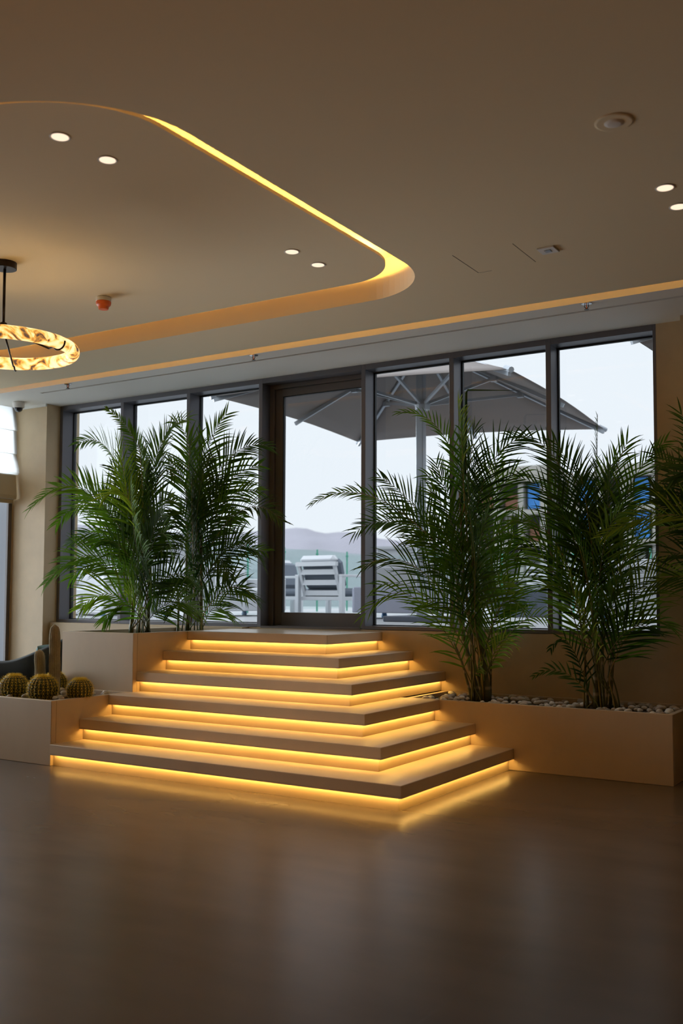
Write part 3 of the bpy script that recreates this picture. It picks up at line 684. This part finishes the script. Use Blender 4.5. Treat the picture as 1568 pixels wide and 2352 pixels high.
# folded new leaf spear with its bent tip
q = MB(); c0 = at(1068, 1090, 7.45); c1 = at(1070, 903, 7.45); c2 = at(1074, 896, 7.45); c3 = at(1200, 897, 7.50)
q.tube([c0, c0.lerp(c1, .5), c1, c2, c2.lerp(c3, .5), c3], [.010, .013, .012, .008, .004, .001], 4)
o = q.build('spear_leaf', 'leafd', p3, origin=tuple(c0)); o.location = c0-Vector(p3.location)
P4 = [(1345,1310,1310,975,1166,1003,{'dy':0,'roll':.5,'m':D}),(1368,1260,1370,1090,1372,950,{'dy':.1,'roll':.9,'L':.22,'m':D}),(1342,1310,1340,1080,1268,1010,{'dy':.1,'roll':.4,'m':D}),
 (1350,1340,1290,1110,1188,1098,{'dy':-.2}),(1342,1410,1270,1150,1165,1203,{'dy':-.2,'roll':.3}),(1332,1390,1250,1205,1196,1262,{'dy':-.1,'m':D}),(1340,1500,1290,1290,1210,1256,{'dy':-.3,'gap':.055}),
 (1342,1490,1322,1340,1282,1268,{'dy':-.6,'roll':1.2,'m':Y,'L':.22}),(1390,1310,1430,1080,1532,1012,{'dy':-.1,'roll':.2,'m':'leaf','L':.3}),(1388,1260,1400,1090,1442,1012,{'dy':-.1,'roll':.6}),
 (1360,1340,1370,1060,1432,1043,{'dy':.1,'roll':-.6,'m':D}),(1398,1410,1440,1190,1532,1193,{'dy':-.3}),(1400,1490,1470,1290,1565,1312,{'dy':-.4,'m':Y}),(1402,1540,1465,1370,1545,1445,{'dy':-.3,'roll':.3}),
 (1358,1605,1292,1505,1222,1556,{'dy':-.3,'L':.14}),(1350,1585,1300,1410,1262,1495,{'dy':-.3,'L':.18,'m':D}),(1370,1410,1380,1200,1425,1175,{'dy':-.3,'roll':1}),(1360,1430,1340,1230,1298,1200,{'dy':-.3,'roll':1.1}),
 (1380,1460,1420,1290,1480,1300,{'dy':-.3}),(1360,1510,1330,1340,1262,1345,{'dy':-.3}),(1370,1380,1355,1180,1330,1080,{'dy':-.1,'roll':1.2,'m':D}),(1375,1380,1400,1200,1460,1120,{'dy':0,'roll':.8,'m':D}),
 (1365,1450,1350,1300,1330,1240,{'dy':-.4,'roll':1.3}),(1380,1500,1400,1370,1440,1340,{'dy':-.3,'roll':1.1}),(1385,1400,1430,1240,1510,1240,{'dy':-.1}),(1350,1450,1310,1300,1260,1280,{'dy':-.1,'roll':.9,'m':D}),
 (1385,1530,1430,1420,1500,1440,{'dy':-.3,'roll':.6}),(1370,1540,1360,1430,1340,1400,{'dy':-.4,'roll':1.3,'m':Y}),(1380,1330,1395,1180,1400,1080,{'dy':-.1,'roll':1.3,'m':D}),(1355,1370,1320,1190,1260,1110,{'dy':0,'roll':.9})]
palm((P4B[0], P4B[1], 3*R-.05), 7.6, 'wide palm at the right end of the long planter', P4, 14, ydir=(-.4, .1), canes=[([(1370,1612,0),(1366,1500,0),(1362,1400,0)],.024,.017),([(1350,1612,0),(1340,1500,0),(1330,1400,0)],.012,.008),([(1400,1612,.05),(1408,1500,.05),(1410,1400,.05)],.013,.009),([(1390,1612,-.05),(1400,1520,-.05),(1430,1400,-.05)],.010,.006),([(1385,1612,0),(1383,1450,0),(1380,1300,0)],.011,.008)], Lmax=.40, spread=.13, wd=.0145)
P5 = [(1700,1280,1560,1110,1378,1235,{'dy':-.5,'roll':-.1,'m':Y,'L':.30}),(1690,1220,1600,1010,1515,1075,{'dy':-.1,'roll':.4,'m':D}),(1690,1350,1600,1140,1490,1150,{'dy':0,'roll':1.1,'m':D,'L':.32}),
 (1680,1200,1610,1010,1560,945,{'dy':0,'roll':.8,'m':D}),(1700,1420,1600,1270,1478,1352,{'dy':-.2,'m':D}),(1690,1300,1580,1100,1500,1040,{'dy':.1,'roll':1.1,'m':D}),(1700,1250,1600,1120,1540,1200,{'dy':-.1,'roll':.9,'m':D,'L':.34}),
 (1700,1350,1580,1230,1520,1290,{'dy':-.1,'m':D,'roll':.8}),(1700,1300,1560,1160,1495,1120,{'dy':.05,'roll':.9,'m':D,'L':.34,'wd':.03}),(1700,1150,1610,1040,1545,1100,{'dy':0,'roll':1.2,'m':D,'wd':.03})]
palm((-1.22, 7.38, .42), 7.4, 'dark palm entering at the right edge in front of the stone wall', P5, 15, Lmax=.38, spread=.08)
pt = empty('plant_pot', (-1.22, 7.38, 0), label='round stone pot of the palm beyond the right edge', cat='plant pot')
MB().lathe([(.17, 0), (.22, .2), (.24, .44), (.21, .44), (.20, .40)], n=32).build('pot', 'stone', pt, smooth=False)

# ------------------------------------------------------------------ chandelier
C0 = Vector((-5.43, 4.40, 2.965)); RR = .455
ch = empty('ring_chandelier', (C0.x, C0.y, ZR), label='glowing veined alabaster ring chandelier on a dark rod at the left edge', cat='chandelier')
ring = MB(); nseg = 96
ring.tube([(C0.x+RR*cos(2*pi*i/nseg), C0.y+RR*sin(2*pi*i/nseg), C0.z) for i in range(nseg)], .044, 16, closed=True)
fixp(ring.build('alabaster_ring', 'alab', ch, smooth=True), ch)
up = MB().tube([(C0.x+RR*cos(2*pi*i/nseg), C0.y+RR*sin(2*pi*i/nseg), C0.z+.0418) for i in range(nseg)], .0025, 6, closed=True)
fixp(up.build('uplight_strip', emis('warm uplight strip', (1, .66, .30), RING_UP), ch), ch)
fixp(MB().lathe([(.075, -.045), (.078, -.043), (.078, 0)], c=(C0.x, C0.y, ZR), n=40).build('canopy', 'blackmetal', ch, smooth=False), ch)
fixp(MB().tube([(C0.x, C0.y, ZR-.04), (C0.x, C0.y, C0.z+.16)], .0095, 12).build('rod', 'blackmetal', ch, smooth=True), ch)
hb = Vector((C0.x, C0.y, C0.z+.13))
fixp(MB().lathe([(.018, 0), (.024, .004), (.024, .055), (.018, .06)], c=(C0.x, C0.y, C0.z+.115), n=20).build('hub', 'blackmetal', ch, smooth=False), ch)
for an in (10, 130, 250):
    a_ = radians(an); d = Vector((cos(a_), sin(a_), 0)); mb = MB()
    pin = C0+d*(RR-.053)+Vector((0, 0, .0))
    mb.tube([hb, C0+d*(RR-.075)+Vector((0, 0, -.035))], .0065, 8)
    arcp = []
    for i in range(13):
        t = radians(215+i*150/12); arcp.append(C0+d*(RR+.050*cos(t))+Vector((0, 0, .050*sin(t))))
    mb.tube([C0+d*(RR-.075)+Vector((0, 0, -.035))]+arcp, .006, 8)
    fixp(mb.build('arm', 'blackmetal', ch, smooth=True), ch)

# ------------------------------------------------------------------ ceiling fittings
def downlight(x, y, z, label, power=None):
    e = empty('recessed_downlight', (x, y, z), label=label, cat='ceiling light', group='recessed ceiling downlights')
    MB().lathe([(.048, 0), (.052, -.0025), (.045, -.004), (.042, -.001)], n=32).build('trim_ring', 'whiteplastic', e)
    MB().lathe([(.041, -.0035), (.041, -.0015)], n=28).build('lens', 'lamp', e)
    l = bpy.data.lights.new('downlight_beam', 'SPOT'); l.energy = power or DOWN_W; l.color = (1, .66, .36); l.spot_size = radians(75); l.spot_blend = .8; l.shadow_soft_size = .03
    lo = bpy.data.objects.new('downlight_beam', l); COL.objects.link(lo); lo.parent = e; lo.location = (0, 0, -.02)
    return e
downlight(-3.689, 3.299, ZR, 'lit downlight nearest the top left, left of its pair')
downlight(-3.679, 3.608, ZR, 'lit downlight at the upper left, right of its pair')
downlight(-3.654, 5.230, ZR, 'lit downlight mid ceiling by the cove corner, left of its pair')
downlight(-3.650, 5.533, ZR, 'lit downlight mid ceiling nearest the cove corner')
downlight(-1.283, 5.262, ZC, 'lit downlight near the right edge, upper of its pair')
downlight(-1.284, 5.559, ZC, 'lit downlight cut by the right edge, lower of its pair')
for i, (x, y) in enumerate([(x, y) for x in (-7.2, -5.2, -3.2, -1.3, .7, 2.6) for y in (-1.6, -3.6)]):  # unseen fill downlights, added to warm the ceiling by floor bounce
    downlight(x, y, ZC, 'added fill downlight, unseen behind the viewpoint', LOBBY_FILL_W)
sd = empty('smoke_detector', (-5.434, 5.314, ZR), label='smoke detector with an orange cap on the raised ceiling', cat='smoke detector')
MB().lathe([(.050, 0), (.056, -.006), (.056, -.030), (.050, -.034)][::-1], n=36).build('base', 'whiteplastic', sd)
MB().lathe([(.0555, -.034), (.057, -.040), (.053, -.060), (.040, -.072), (.036, -.092), (.022, -.094)][::-1], n=36).build('cap', 'orange', sd)
dc = empty('dome_camera', (-8.93, 7.47, ZC), label='small white dome security camera at the left end of the soffit', cat='security camera')
MB().lathe([(.060, 0), (.066, -.012), (.062, -.060), (.052, -.068)][::-1], n=36).build('housing', 'whiteplastic', dc)
MB().lathe([(.046, -.068), (.045, -.078), (.036, -.100), (.020, -.112), (.004, -.115)][::-1], n=32).build('dome', mat('black glossy dome', (.005, .006, .01), .1), dc, smooth=True)
for (x, lb) in ((-7.73, 'ceiling sprinkler at the left part of the soffit edge'), (-5.36, 'ceiling sprinkler above the glass door'), (-2.305, 'ceiling sprinkler at the right part of the soffit edge')):
    e = empty('sprinkler', (x, 7.085, ZC), label=lb, cat='sprinkler', group='sprinklers along the soffit')
    MB().lathe([(.038, 0), (.038, -.004), (.012, -.008)][::-1], n=24).build('rosette', 'chrome', e)
    mb = MB()
    for s_ in (-1, 1): mb.tube([(s_*.012, 0, -.006), (s_*.016, 0, -.024), (0, 0, -.042)], .003, 6)
    mb.lathe([(.018, -.046), (.018, -.043)], n=14)
    mb.build('frame', 'blackmetal', e)
    MB().tube([(0, 0, -.008), (0, 0, -.040)], .0035, 8).build('bulb', 'orange', e)
e = empty('ceiling_speaker', (-1.294, 4.398, ZC), label='round white ceiling speaker high at the right', cat='speaker')
MB().lathe([(.085, 0), (.088, -.003), (.078, -.006)][::-1], n=40).build('rim', 'paint', e)
MB().lathe([(.045, -.0065), (.03, -.012), (.01, -.013)][::-1], n=32).build('grille', 'whiteplastic', e)
e = empty('ceiling_sensor', (-2.141, 5.84, ZC), label='small square sensor plate on the ceiling at the right', cat='sensor')
MB().box(-.055, .055, -.055, .055, -.010, 0, .002).build('plate', 'whiteplastic', e)
MB().box(-.020, .020, -.020, .020, -.013, -.0101).build('window', 'umbmetal', e)
ap = MB()
ap.box(-2.697, -2.692, 5.63, 6.03, ZC-.0006, ZC+.001).box(-2.292, -2.288, 5.63, 6.02, ZC-.0006, ZC+.001).box(-2.692, -2.60, 6.03, 6.033, ZC-.0006, ZC+.001)
apo = ap.build('trim_access_panel', mat('panel joint', (.10, .08, .06), .9)); struct(apo)

# ------------------------------------------------------------------ armchairs behind the low planter
def tub_chair(loc, rz, label, cushion=False):
    e = empty('tub_armchair', loc, rz, label=label, cat='armchair')
    # back-and-arm shell: swept wall along a U, top falls from back to the arms
    n_ = 36; vs = []; fs = []
    for i in range(n_+1):
        t = -1+2*i/n_; a_ = t*radians(148); c = abs(t)
        R0 = .40 if c < .8 else .40
        x = R0*sin(a_); y = -R0*cos(a_)*1.0
        if abs(a_) > radians(95):
            ex = (abs(a_)-radians(95)); x = math.copysign(.40, a_)*(1-.06*ex); y = R0*sin(radians(5))+ex*.40
        top = .92-.27*(1-(cos(min(1, c*1.15)*pi)+1)/2)
        d = Vector((x, y if abs(a_) > radians(95) else y, 0)); nrm = Vector((x, min(y, 0), 0)); nrm = nrm.normalized() if nrm.length > 1e-3 else Vector((math.copysign(1, x), 0, 0))
        o_ = Vector((x, y, 0))+nrm*.03; i_ = Vector((x, y, 0))-nrm*.04
        vs += [(o_.x*.94, o_.y*.94, .38), (o_.x*1.03, o_.y*1.03, top-.02), (Vector((x, y, 0))).to_tuple()[:2]+(top+.008,), (i_.x, i_.y, top-.02), (i_.x, i_.y, .42)]
        if i:
            k = i*5; 
            for q_ in range(4): fs.append((k-5+q_, k+q_, k+q_+1, k-5+q_+1))
            fs.append((k-5+4, k+4, k, k-5))
    vsn = len(vs); fs.append((0, 1, 2, 3, 4)); fs.append((vsn-1, vsn-2, vsn-3, vsn-4, vsn-5))
    MB().add(vs, fs).build('shell', 'green_fabric', e, smooth=True)
    MB().box(-.33, .33, -.33, .40, .38, .50, .03).build('seat', 'green_fabric', e)
    for sx in (-.28, .28):
        for sy in (-.26, .28):
            MB().tube([(sx*1.08, sy*1.08, 0), (sx, sy, .385)], [.011, .016], 8).build('leg', 'blackmetal', e, smooth=True)
    if cushion:
        c = cushion_obj('scatter_cushion', 'teal', .17, .06); c.location = (0,0,0)
        c.location = e.location+Vector((-.06, .10, .63)); c.rotation_euler = (radians(78), 0, rz)
        tag(c, 'pale teal cushion leaning in the dark green armchair', 'cushion')
    return e
def cushion_obj(name, m, r, th, sy=1.0, parent=None):
    n_ = 14; vs = []; fs = []
    for s_ in (1, -1):
        for j in range(n_+1):
            for i in range(n_+1):
                u = -1+2*i/n_; v = -1+2*j/n_; h = th*(max(0, (1-u**4))*max(0, (1-v**4)))**.5; vs.append((r*u*(1-.05*v*v), r*sy*v*(1-.05*u*u), s_*h))
    m_ = (n_+1)**2
    for j in range(n_):
        for i in range(n_):
            a_ = j*(n_+1)+i; fs.append((a_, a_+1, a_+n_+2, a_+n_+1)); fs.append((m_+a_, m_+a_+n_+1, m_+a_+n_+2, m_+a_+1))
    return MB().add(vs, fs).build(name, m, parent, smooth=True)
tub_chair((-8.02, 7.10, 0), radians(112), 'dark green tub armchair behind the cacti at the left edge', cushion=True)

# ------------------------------------------------------------------ terrace
ZT = 1.0
te = MB().box(-30, 6, 8.2, 24, ZT-.2, ZT).build('floor_terrace', 'terrace'); struct(te)
def soft(mb_, x0, x1, y0, y1, z0, z1, b=.05): return mb_.box(x0, x1, y0, y1, z0, z1, b)
def armchair(loc, rz, label, grp='white framed terrace armchairs'):
    e = empty('outdoor_armchair', loc, rz, label=label, cat='armchair', group=grp)
    for sx in (-1, 1):
        MB().box(sx*.46-.035, sx*.46+.035, -.42, -.34, 0, .62, .004).build('leg', 'white', e)
        MB().box(sx*.46-.035, sx*.46+.035, .38, .46, 0, .62, .004).build('leg', 'white', e)
        MB().box(sx*.46-.04, sx*.46+.04, -.42, .46, .62, .66, .004).build('armrest', 'white', e)
    fr = MB(); fr.box(-.43, .43, -.34, .40, .24, .30, .004)
    fr.build('seat_frame', 'white', e)
    bk = MB()
    def bp(z, x): return (x, -.30-.16*(z-.3)/.5, z)
    for x in (-.37, .37): bk.bar(bp(.26, x), bp(.83, x), .055, .04, up=(0, 1, 0))
    for z in (.36, .53, .70): bk.bar(bp(z, -.36), bp(z, .36), .03, .085)
    bk.bar(bp(.83, -.42), bp(.83, .42), .07, .07)
    bk.build('back_frame', 'white', e)
    soft(MB(), -.40, .40, -.28, .42, .302, .44, .05).build('seat_cushion', 'dcushion', e)
    c = soft(MB(), -.40, .40, -.09, .09, 0, .50, .06); co = c.build('back_cushion', 'dcushion', e); co.location = (0, -.20, .43); co.rotation_euler = (radians(16), 0, 0)
    h = soft(MB(), -.38, .36, -.10, .08, 0, .14, .06).build('head_roll', 'cushion', e); h.location = (0, -.38, .83)
    return e
armchair((-8.88, 14.0, ZT), radians(-6), 'white slatted terrace armchair seen from behind through the glass door')
armchair((-10.35, 15.0, ZT), radians(-90), 'white terrace armchair partly hidden by the left door jamb')
armchair((-13.0, 12.6, ZT), radians(-60), 'white terrace armchair far left behind the leftmost palm')
def sofa(loc, rz, wd, label, seatmat='cushion', h=.58, base=.28, feet='bluefoot', light='white'):
    e = empty('outdoor_sofa', loc, rz, label=label, cat='sofa', group='terrace sofas')
    hw = wd/2
    MB().box(-hw, hw, -.42, .42, .08, base, .01).build('base', light, e)
    for sx in (-1, 1):
        for sy in (-1, 1):
            MB().lathe([(.035, 0), (.045, .02), (.03, .08)], c=(sx*(hw-.1), sy*.34, 0), n=14).build('foot', feet, e)
    k = max(1, int(wd/.8))
    for i in range(k):
        x0 = -hw+.08+i*(wd-.16)/k; x1 = x0+(wd-.16)/k-.01
        soft(MB(), x0, x1, -.26, .40, base, base+.16, .05).build('seat_cushion', seatmat, e)
        c = soft(MB(), x0, x1, -.10, .08, 0, .42, .07).build('back_cushion', 'cushion', e); c.location = (0, -.30, base+.10); c.rotation_euler = (radians(12), 0, 0)
    for sx in (-1, 1): MB().box(sx*hw-.04, sx*hw+.04, -.42, .42, .08, h, .01).build('arm', light, e)
    MB().box(-hw, hw, -.46, -.40, .08, h+.02, .01).build('back_panel', light, e)
    return e
sofa((-6.62, 12.45, ZT), radians(4), 1.35, 'pale grey sofa with blue feet behind the tall right palm', h=.42, light=mat('lilac grey woven panel', (.37, .39, .48), .8))
sofa((-9.62, 12.0, ZT), radians(-95), 1.9, 'white framed sofa left of the door behind the palms')
sofa((-11.6, 11.2, ZT), radians(170), 1.8, 'white framed sofa behind the leftmost window')
def ltable(loc, s_, h, label, m='white'):
    e = empty('low_table', loc, label=label, cat='table')
    MB().box(-s_, s_, -s_*.7, s_*.7, h-.04, h, .004).build('top', m, e)
    for sx in (-1, 1):
        for sy in (-1, 1): MB().box(sx*(s_-.05)-.025, sx*(s_-.05)+.025, sy*(s_*.7-.05)-.025, sy*(s_*.7-.05)+.025, 0, h-.04).build('leg', m, e)
    return e
ltable((-10.0, 10.1, ZT), .45, .34, 'white low table behind the left palms')
ltable((-8.3, 16.4, ZT), .5, .40, 'white low table beyond the slatted armchair')
for i, (x, y) in enumerate(((-12.1, 12.4), (-11.65, 12.75))):
    o = MB().lathe([(.20, 0), (.26, .12), (.27, .30), (.24, .42), (.05, .44)], n=28).build('pouf', 'dcushion', None, smooth=True); o.location = (x, y, ZT)
    tag(o, ('round grey pouf at the left pane, nearer one', 'round grey pouf at the left pane, farther one')[i], 'pouf', 'round poufs')
db = empty('box_planter', (-5.75, 14.6, ZT), radians(5), label='dark grey square box planter on the terrace behind the right palms', cat='planter')
MB().box(-.42, .42, -.35, .35, 0, .30+.12, .01).build('box', 'darkbox', db)
bn = empty('terrace_bench', (-5.9, 16.6, ZT), radians(5), label='white slatted bench behind the dark box planter', cat='bench')
mb = MB()
for i in range(4): mb.box(-.7, .7, -.25+i*.14, -.15+i*.14, .42, .46)
mb.build('seat', 'white', bn); mb = MB()
for i in range(3): mb.box(-.7, .7, .30, .33, .52+i*.14, .61+i*.14)
mb.build('back', 'white', bn)
for sx in (-.62, .62): MB().box(sx-.03, sx+.03, -.25, .33, 0, .44).build('leg', 'white', bn)
sofa((-3.4, 13.2, ZT), radians(30), 1.7, 'pale sofa behind the rightmost pane', light='white')
sofa((-3.9, 17.2, ZT), radians(-10), 2.0, 'pale sofa far back behind the rightmost pane', light='white')
# glass balustrade
gb = empty('glass_balustrade', (-11, 15.6, ZT), label='green tinted glass balustrade with green posts at the terrace edge', cat='balustrade')
for i in range(-2, 3):
    y = 15.56+i*1.14
    fixp(MB().box(-11.005, -10.995, y+.02, y+1.12, ZT+.05, ZT+1.215).build('pane', 'railglass', gb), gb)
    fixp(MB().box(-11.012, -10.988, y-.012, y+.012, ZT, ZT+1.24).box(-11.02, -10.98, y-.022, y+.022, ZT+1.13, ZT+1.16).build('post', 'greenmetal', gb), gb)
for i in range(9):
    x = -11+i*1.5
    fixp(MB().box(x+.02, x+1.48, 18.98, 18.99, ZT+.05, ZT+1.2).build('pane', 'railglass', gb), gb)
    fixp(MB().box(x-.015, x+.015, 18.97, 19.0, ZT, ZT+1.22).build('post', 'greenmetal', gb), gb)

# ------------------------------------------------------------------ umbrellas
def umbrella(A, B, C_, D_, hub, runner, base, label):
    e = empty('parasol', base, label=label, cat='umbrella', group='large terrace parasols')
    Cn = [Vector(A), Vector(B), Vector(C_), Vector(D_)]; hub = Vector(hub); runner = Vector(runner); bs = Vector(base)
    mb = MB(); nn = 8
    for i in range(4):
        p, q_ = Cn[i], Cn[(i+1) % 4]; vs = []; 
        for a_ in range(nn+1):
            for b_ in range(nn+1):
                s_ = a_/nn; t = b_/nn; ed = p.lerp(q_, t); ed = ed+Vector((0, 0, .045))*sin(pi*t)*s_
                v = hub.lerp(ed, s_); v = v-Vector((0, 0, .05))*sin(pi*s_)*(0.6); vs.append(v)
        fs = [(a_*(nn+1)+b_, a_*(nn+1)+b_+1, (a_+1)*(nn+1)+b_+1, (a_+1)*(nn+1)+b_) for a_ in range(nn) for b_ in range(nn)]
        mb.add(vs, fs)
    co = mb.build('canopy', 'canopy', e, smooth=True); fixp(co, e)
    sol = co.modifiers.new('thickness', 'SOLIDIFY'); sol.thickness = .006
    for i in range(4):
        p, q_ = Cn[i], Cn[(i+1) % 4]; mid = (p+q_)/2+Vector((0, 0, .02))
        for j, tgt in enumerate((p, mid)):
            lo_ = Vector((0, 0, -.045)); r_ = MB().bar(hub+lo_, tgt+lo_, .035, .045); 
            if j == 0: r_.tube([tgt+(hub-tgt).normalized()*.10, tgt-(hub-tgt).normalized()*.04], .032, 8)
            fixp(r_.build('rib', 'umbmetal', e), e)
            m_ = hub.lerp(tgt, .52)+lo_*1.6
            s2 = MB().bar(runner, m_, .03, .035); s2.box(m_.x-.04, m_.x+.04, m_.y-.03, m_.y+.03, m_.z-.04, m_.z+.03)
            fixp(s2.build('strut', 'umbmetal', e), e)
    fixp(MB().box(bs.x-.05, bs.x+.05, bs.y-.05, bs.y+.05, ZT, hub.z, .01).build('pole', 'umbmetal', e), e)
    fixp(MB().lathe([(.09, -.06), (.10, 0), (.09, .06)], c=tuple(runner), n=16).build('runner', 'umbmetal', e), e)
    fixp(MB().box(bs.x-.35, bs.x+.35, bs.y-.35, bs.y+.35, ZT, ZT+.07, .01).build('base_plate', 'darkbox', e), e)
    return e
um = umbrella((-7.264, 8.845, 3.6), (-7.587, 12.618, 3.6), (-4.117, 13.33, 3.6), (-3.829, 9.318, 3.6), (-5.70, 11.03, 4.50), (-5.70, 11.03, 3.70), (-5.72, 11.03, ZT),
         'large taupe square parasol beyond the door and right windows')
u2 = umbrella((-2.43+.0, 8.70, 3.6), (-2.40+.0, 12.5, 3.6), (1.1, 12.9, 3.6), (1.2, 9.0, 3.6), (-.7, 10.8, 4.5), (-.7, 10.8, 3.7), (-.7, 10.8, ZT),
         'second parasol, only its corner showing at the top right pane')

# ------------------------------------------------------------------ far background
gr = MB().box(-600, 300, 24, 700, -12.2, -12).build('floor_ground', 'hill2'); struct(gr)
def ridge(name, y, pts, zb, m, label, depth=60):
    rnd = random.Random(5); vs = []; n_ = len(pts)
    for j in range(9):
        s_ = j/8
        for (u, v) in pts:
            top = at(u, v, y); f = (y+depth*(s_-1)*1.0)/y
            z = zb+(top.z-zb)*(s_**.8)+rnd.uniform(-.5, .5)*(1 if 0 < j < 8 else 0)*2
            vs.append((top.x*f, y-depth*(1-s_), z))
    fs = [(j*n_+i, j*n_+i+1, (j+1)*n_+i+1, (j+1)*n_+i) for j in range(8) for i in range(n_-1)]
    o = MB().add(vs, fs).build(name, m, smooth=True); tag(o, label, 'hill'); return o
R1 = [(-200, 1195), (60, 1200), (160, 1203), (300, 1215), (400, 1232), (470, 1232), (560, 1222), (640, 1216), (680, 1212), (705, 1214), (725, 1221), (748, 1225), (775, 1222), (800, 1222), (830, 1226), (870, 1237), (950, 1246), (1050, 1252), (1200, 1262), (1400, 1270), (1700, 1275)]
ridge('hill', 420, R1, -12, 'hill', 'haze coloured lilac hills on the horizon beyond the terrace', 150)
R2 = [(-200, 1270), (100, 1268), (300, 1272), (500, 1270), (650, 1262), (740, 1262), (820, 1275), (900, 1275), (1100, 1285), (1400, 1290), (1700, 1300)]
ridge('hill', 200, R2, -12, 'hill2', 'haze paled grey green lower slope just above the balustrade', 50)
# low white blocks in the middle distance
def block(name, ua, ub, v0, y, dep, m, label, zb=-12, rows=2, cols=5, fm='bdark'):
    a_, b_ = at(ua, v0, y), at(ub, v0, y); e = empty(name, ((a_.x+b_.x)/2, y, zb), label=label, cat='building')
    zt = a_.z
    fixp(MB().box(a_.x, b_.x, y, y+dep, zb, zt).build('walls', m, e), e)
    fixp(MB().box(a_.x-.3, b_.x+.3, y-.3, y+dep, zt, zt+.3).build('roof_slab', m, e), e)
    W = b_.x-a_.x
    for r_ in range(rows):
        for c in range(cols):
            x = a_.x+W*(c+.5)/cols; z = zt-1.6-r_*3
            wo = MB().box(x-W/cols*.22, x+W/cols*.22, y-.06, y+.1, z-.8, z+.6).build('window', fm, e); fixp(wo, e)
    return e
wm = mat('pale window bay', (.26, .28, .30), .6)
block('building', 866, 968, 1262, 95, 12, 'bwhite', 'low pale building seen behind the sofa right of the door', rows=1, cols=9, fm=wm)
block('building', 150, 300, 1225, 120, 15, 'bwhite', 'low pale block behind the leftmost palm', rows=2, cols=4, fm=wm)
block('building', -40, 150, 1240, 100, 15, 'bwhite', 'pale block beyond the far left window', rows=2, cols=4, fm=wm)
# large cream building with blue panels
by = 75.0
e = empty('building', tuple(at(1290, 1400, by)), label='cream apartment building with blue panels behind the right windows', cat='building')
xa, xb = at(1085, 1100, by).x, at(1640, 1100, by).x; zt = at(1290, 1092, by).z; fh = (zt-at(1290, 1168, by).z)
BL = -12
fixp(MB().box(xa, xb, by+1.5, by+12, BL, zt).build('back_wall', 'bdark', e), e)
nfl = 7; ncol = 9; cw = (xb-xa)/ncol
brnd = random.Random(9)
for f in range(nfl):
    z = zt-f*fh
    fixp(MB().box(xa-.4, xb+.4, by-.5, by+2, z-.38, z).build('floor_slab', 'bwall', e), e)
for c in range(ncol+1):
    x = xa+c*cw; wd_ = .22 if c % 3 else .5
    fixp(MB().box(x-wd_, x+wd_, by-.1, by+1.6, BL, zt-.05).build('pier', 'bwall', e), e)
for f in range(5):
    for c in range(ncol):
        z0 = zt-(f+1)*fh; x0 = xa+c*cw+.5; x1 = x0+cw-1.0
        k = brnd.random()
        if f == 0 and c in (2, 4, 6): k = .01
        if f == 1 and c in (4, 6): k = .01
        if k < .02: fixp(MB().box(x0, x1, by+.2, by+.3, z0+.1, z0+fh*.80).build('panel', 'bblue', e), e)
        elif k < .35: fixp(MB().box(x0, x0+(x1-x0)*.6, by+.5, by+.6, z0, z0+fh*.85).build('panel', 'bwall', e), e)
        elif k < .5: fixp(MB().box(x0, x1, by+.6, by+.7, z0, z0+fh*.5).build('panel', 'brick', e), e)
fixp(MB().box(xa+1, xa+6, by+1, by+6, zt, zt+1.1).build('roof_room', 'bwall', e), e)
fixp(MB().box(xa+10, xa+20, by+1, by+6, zt, zt+.7).build('roof_room', 'bwall', e), e)
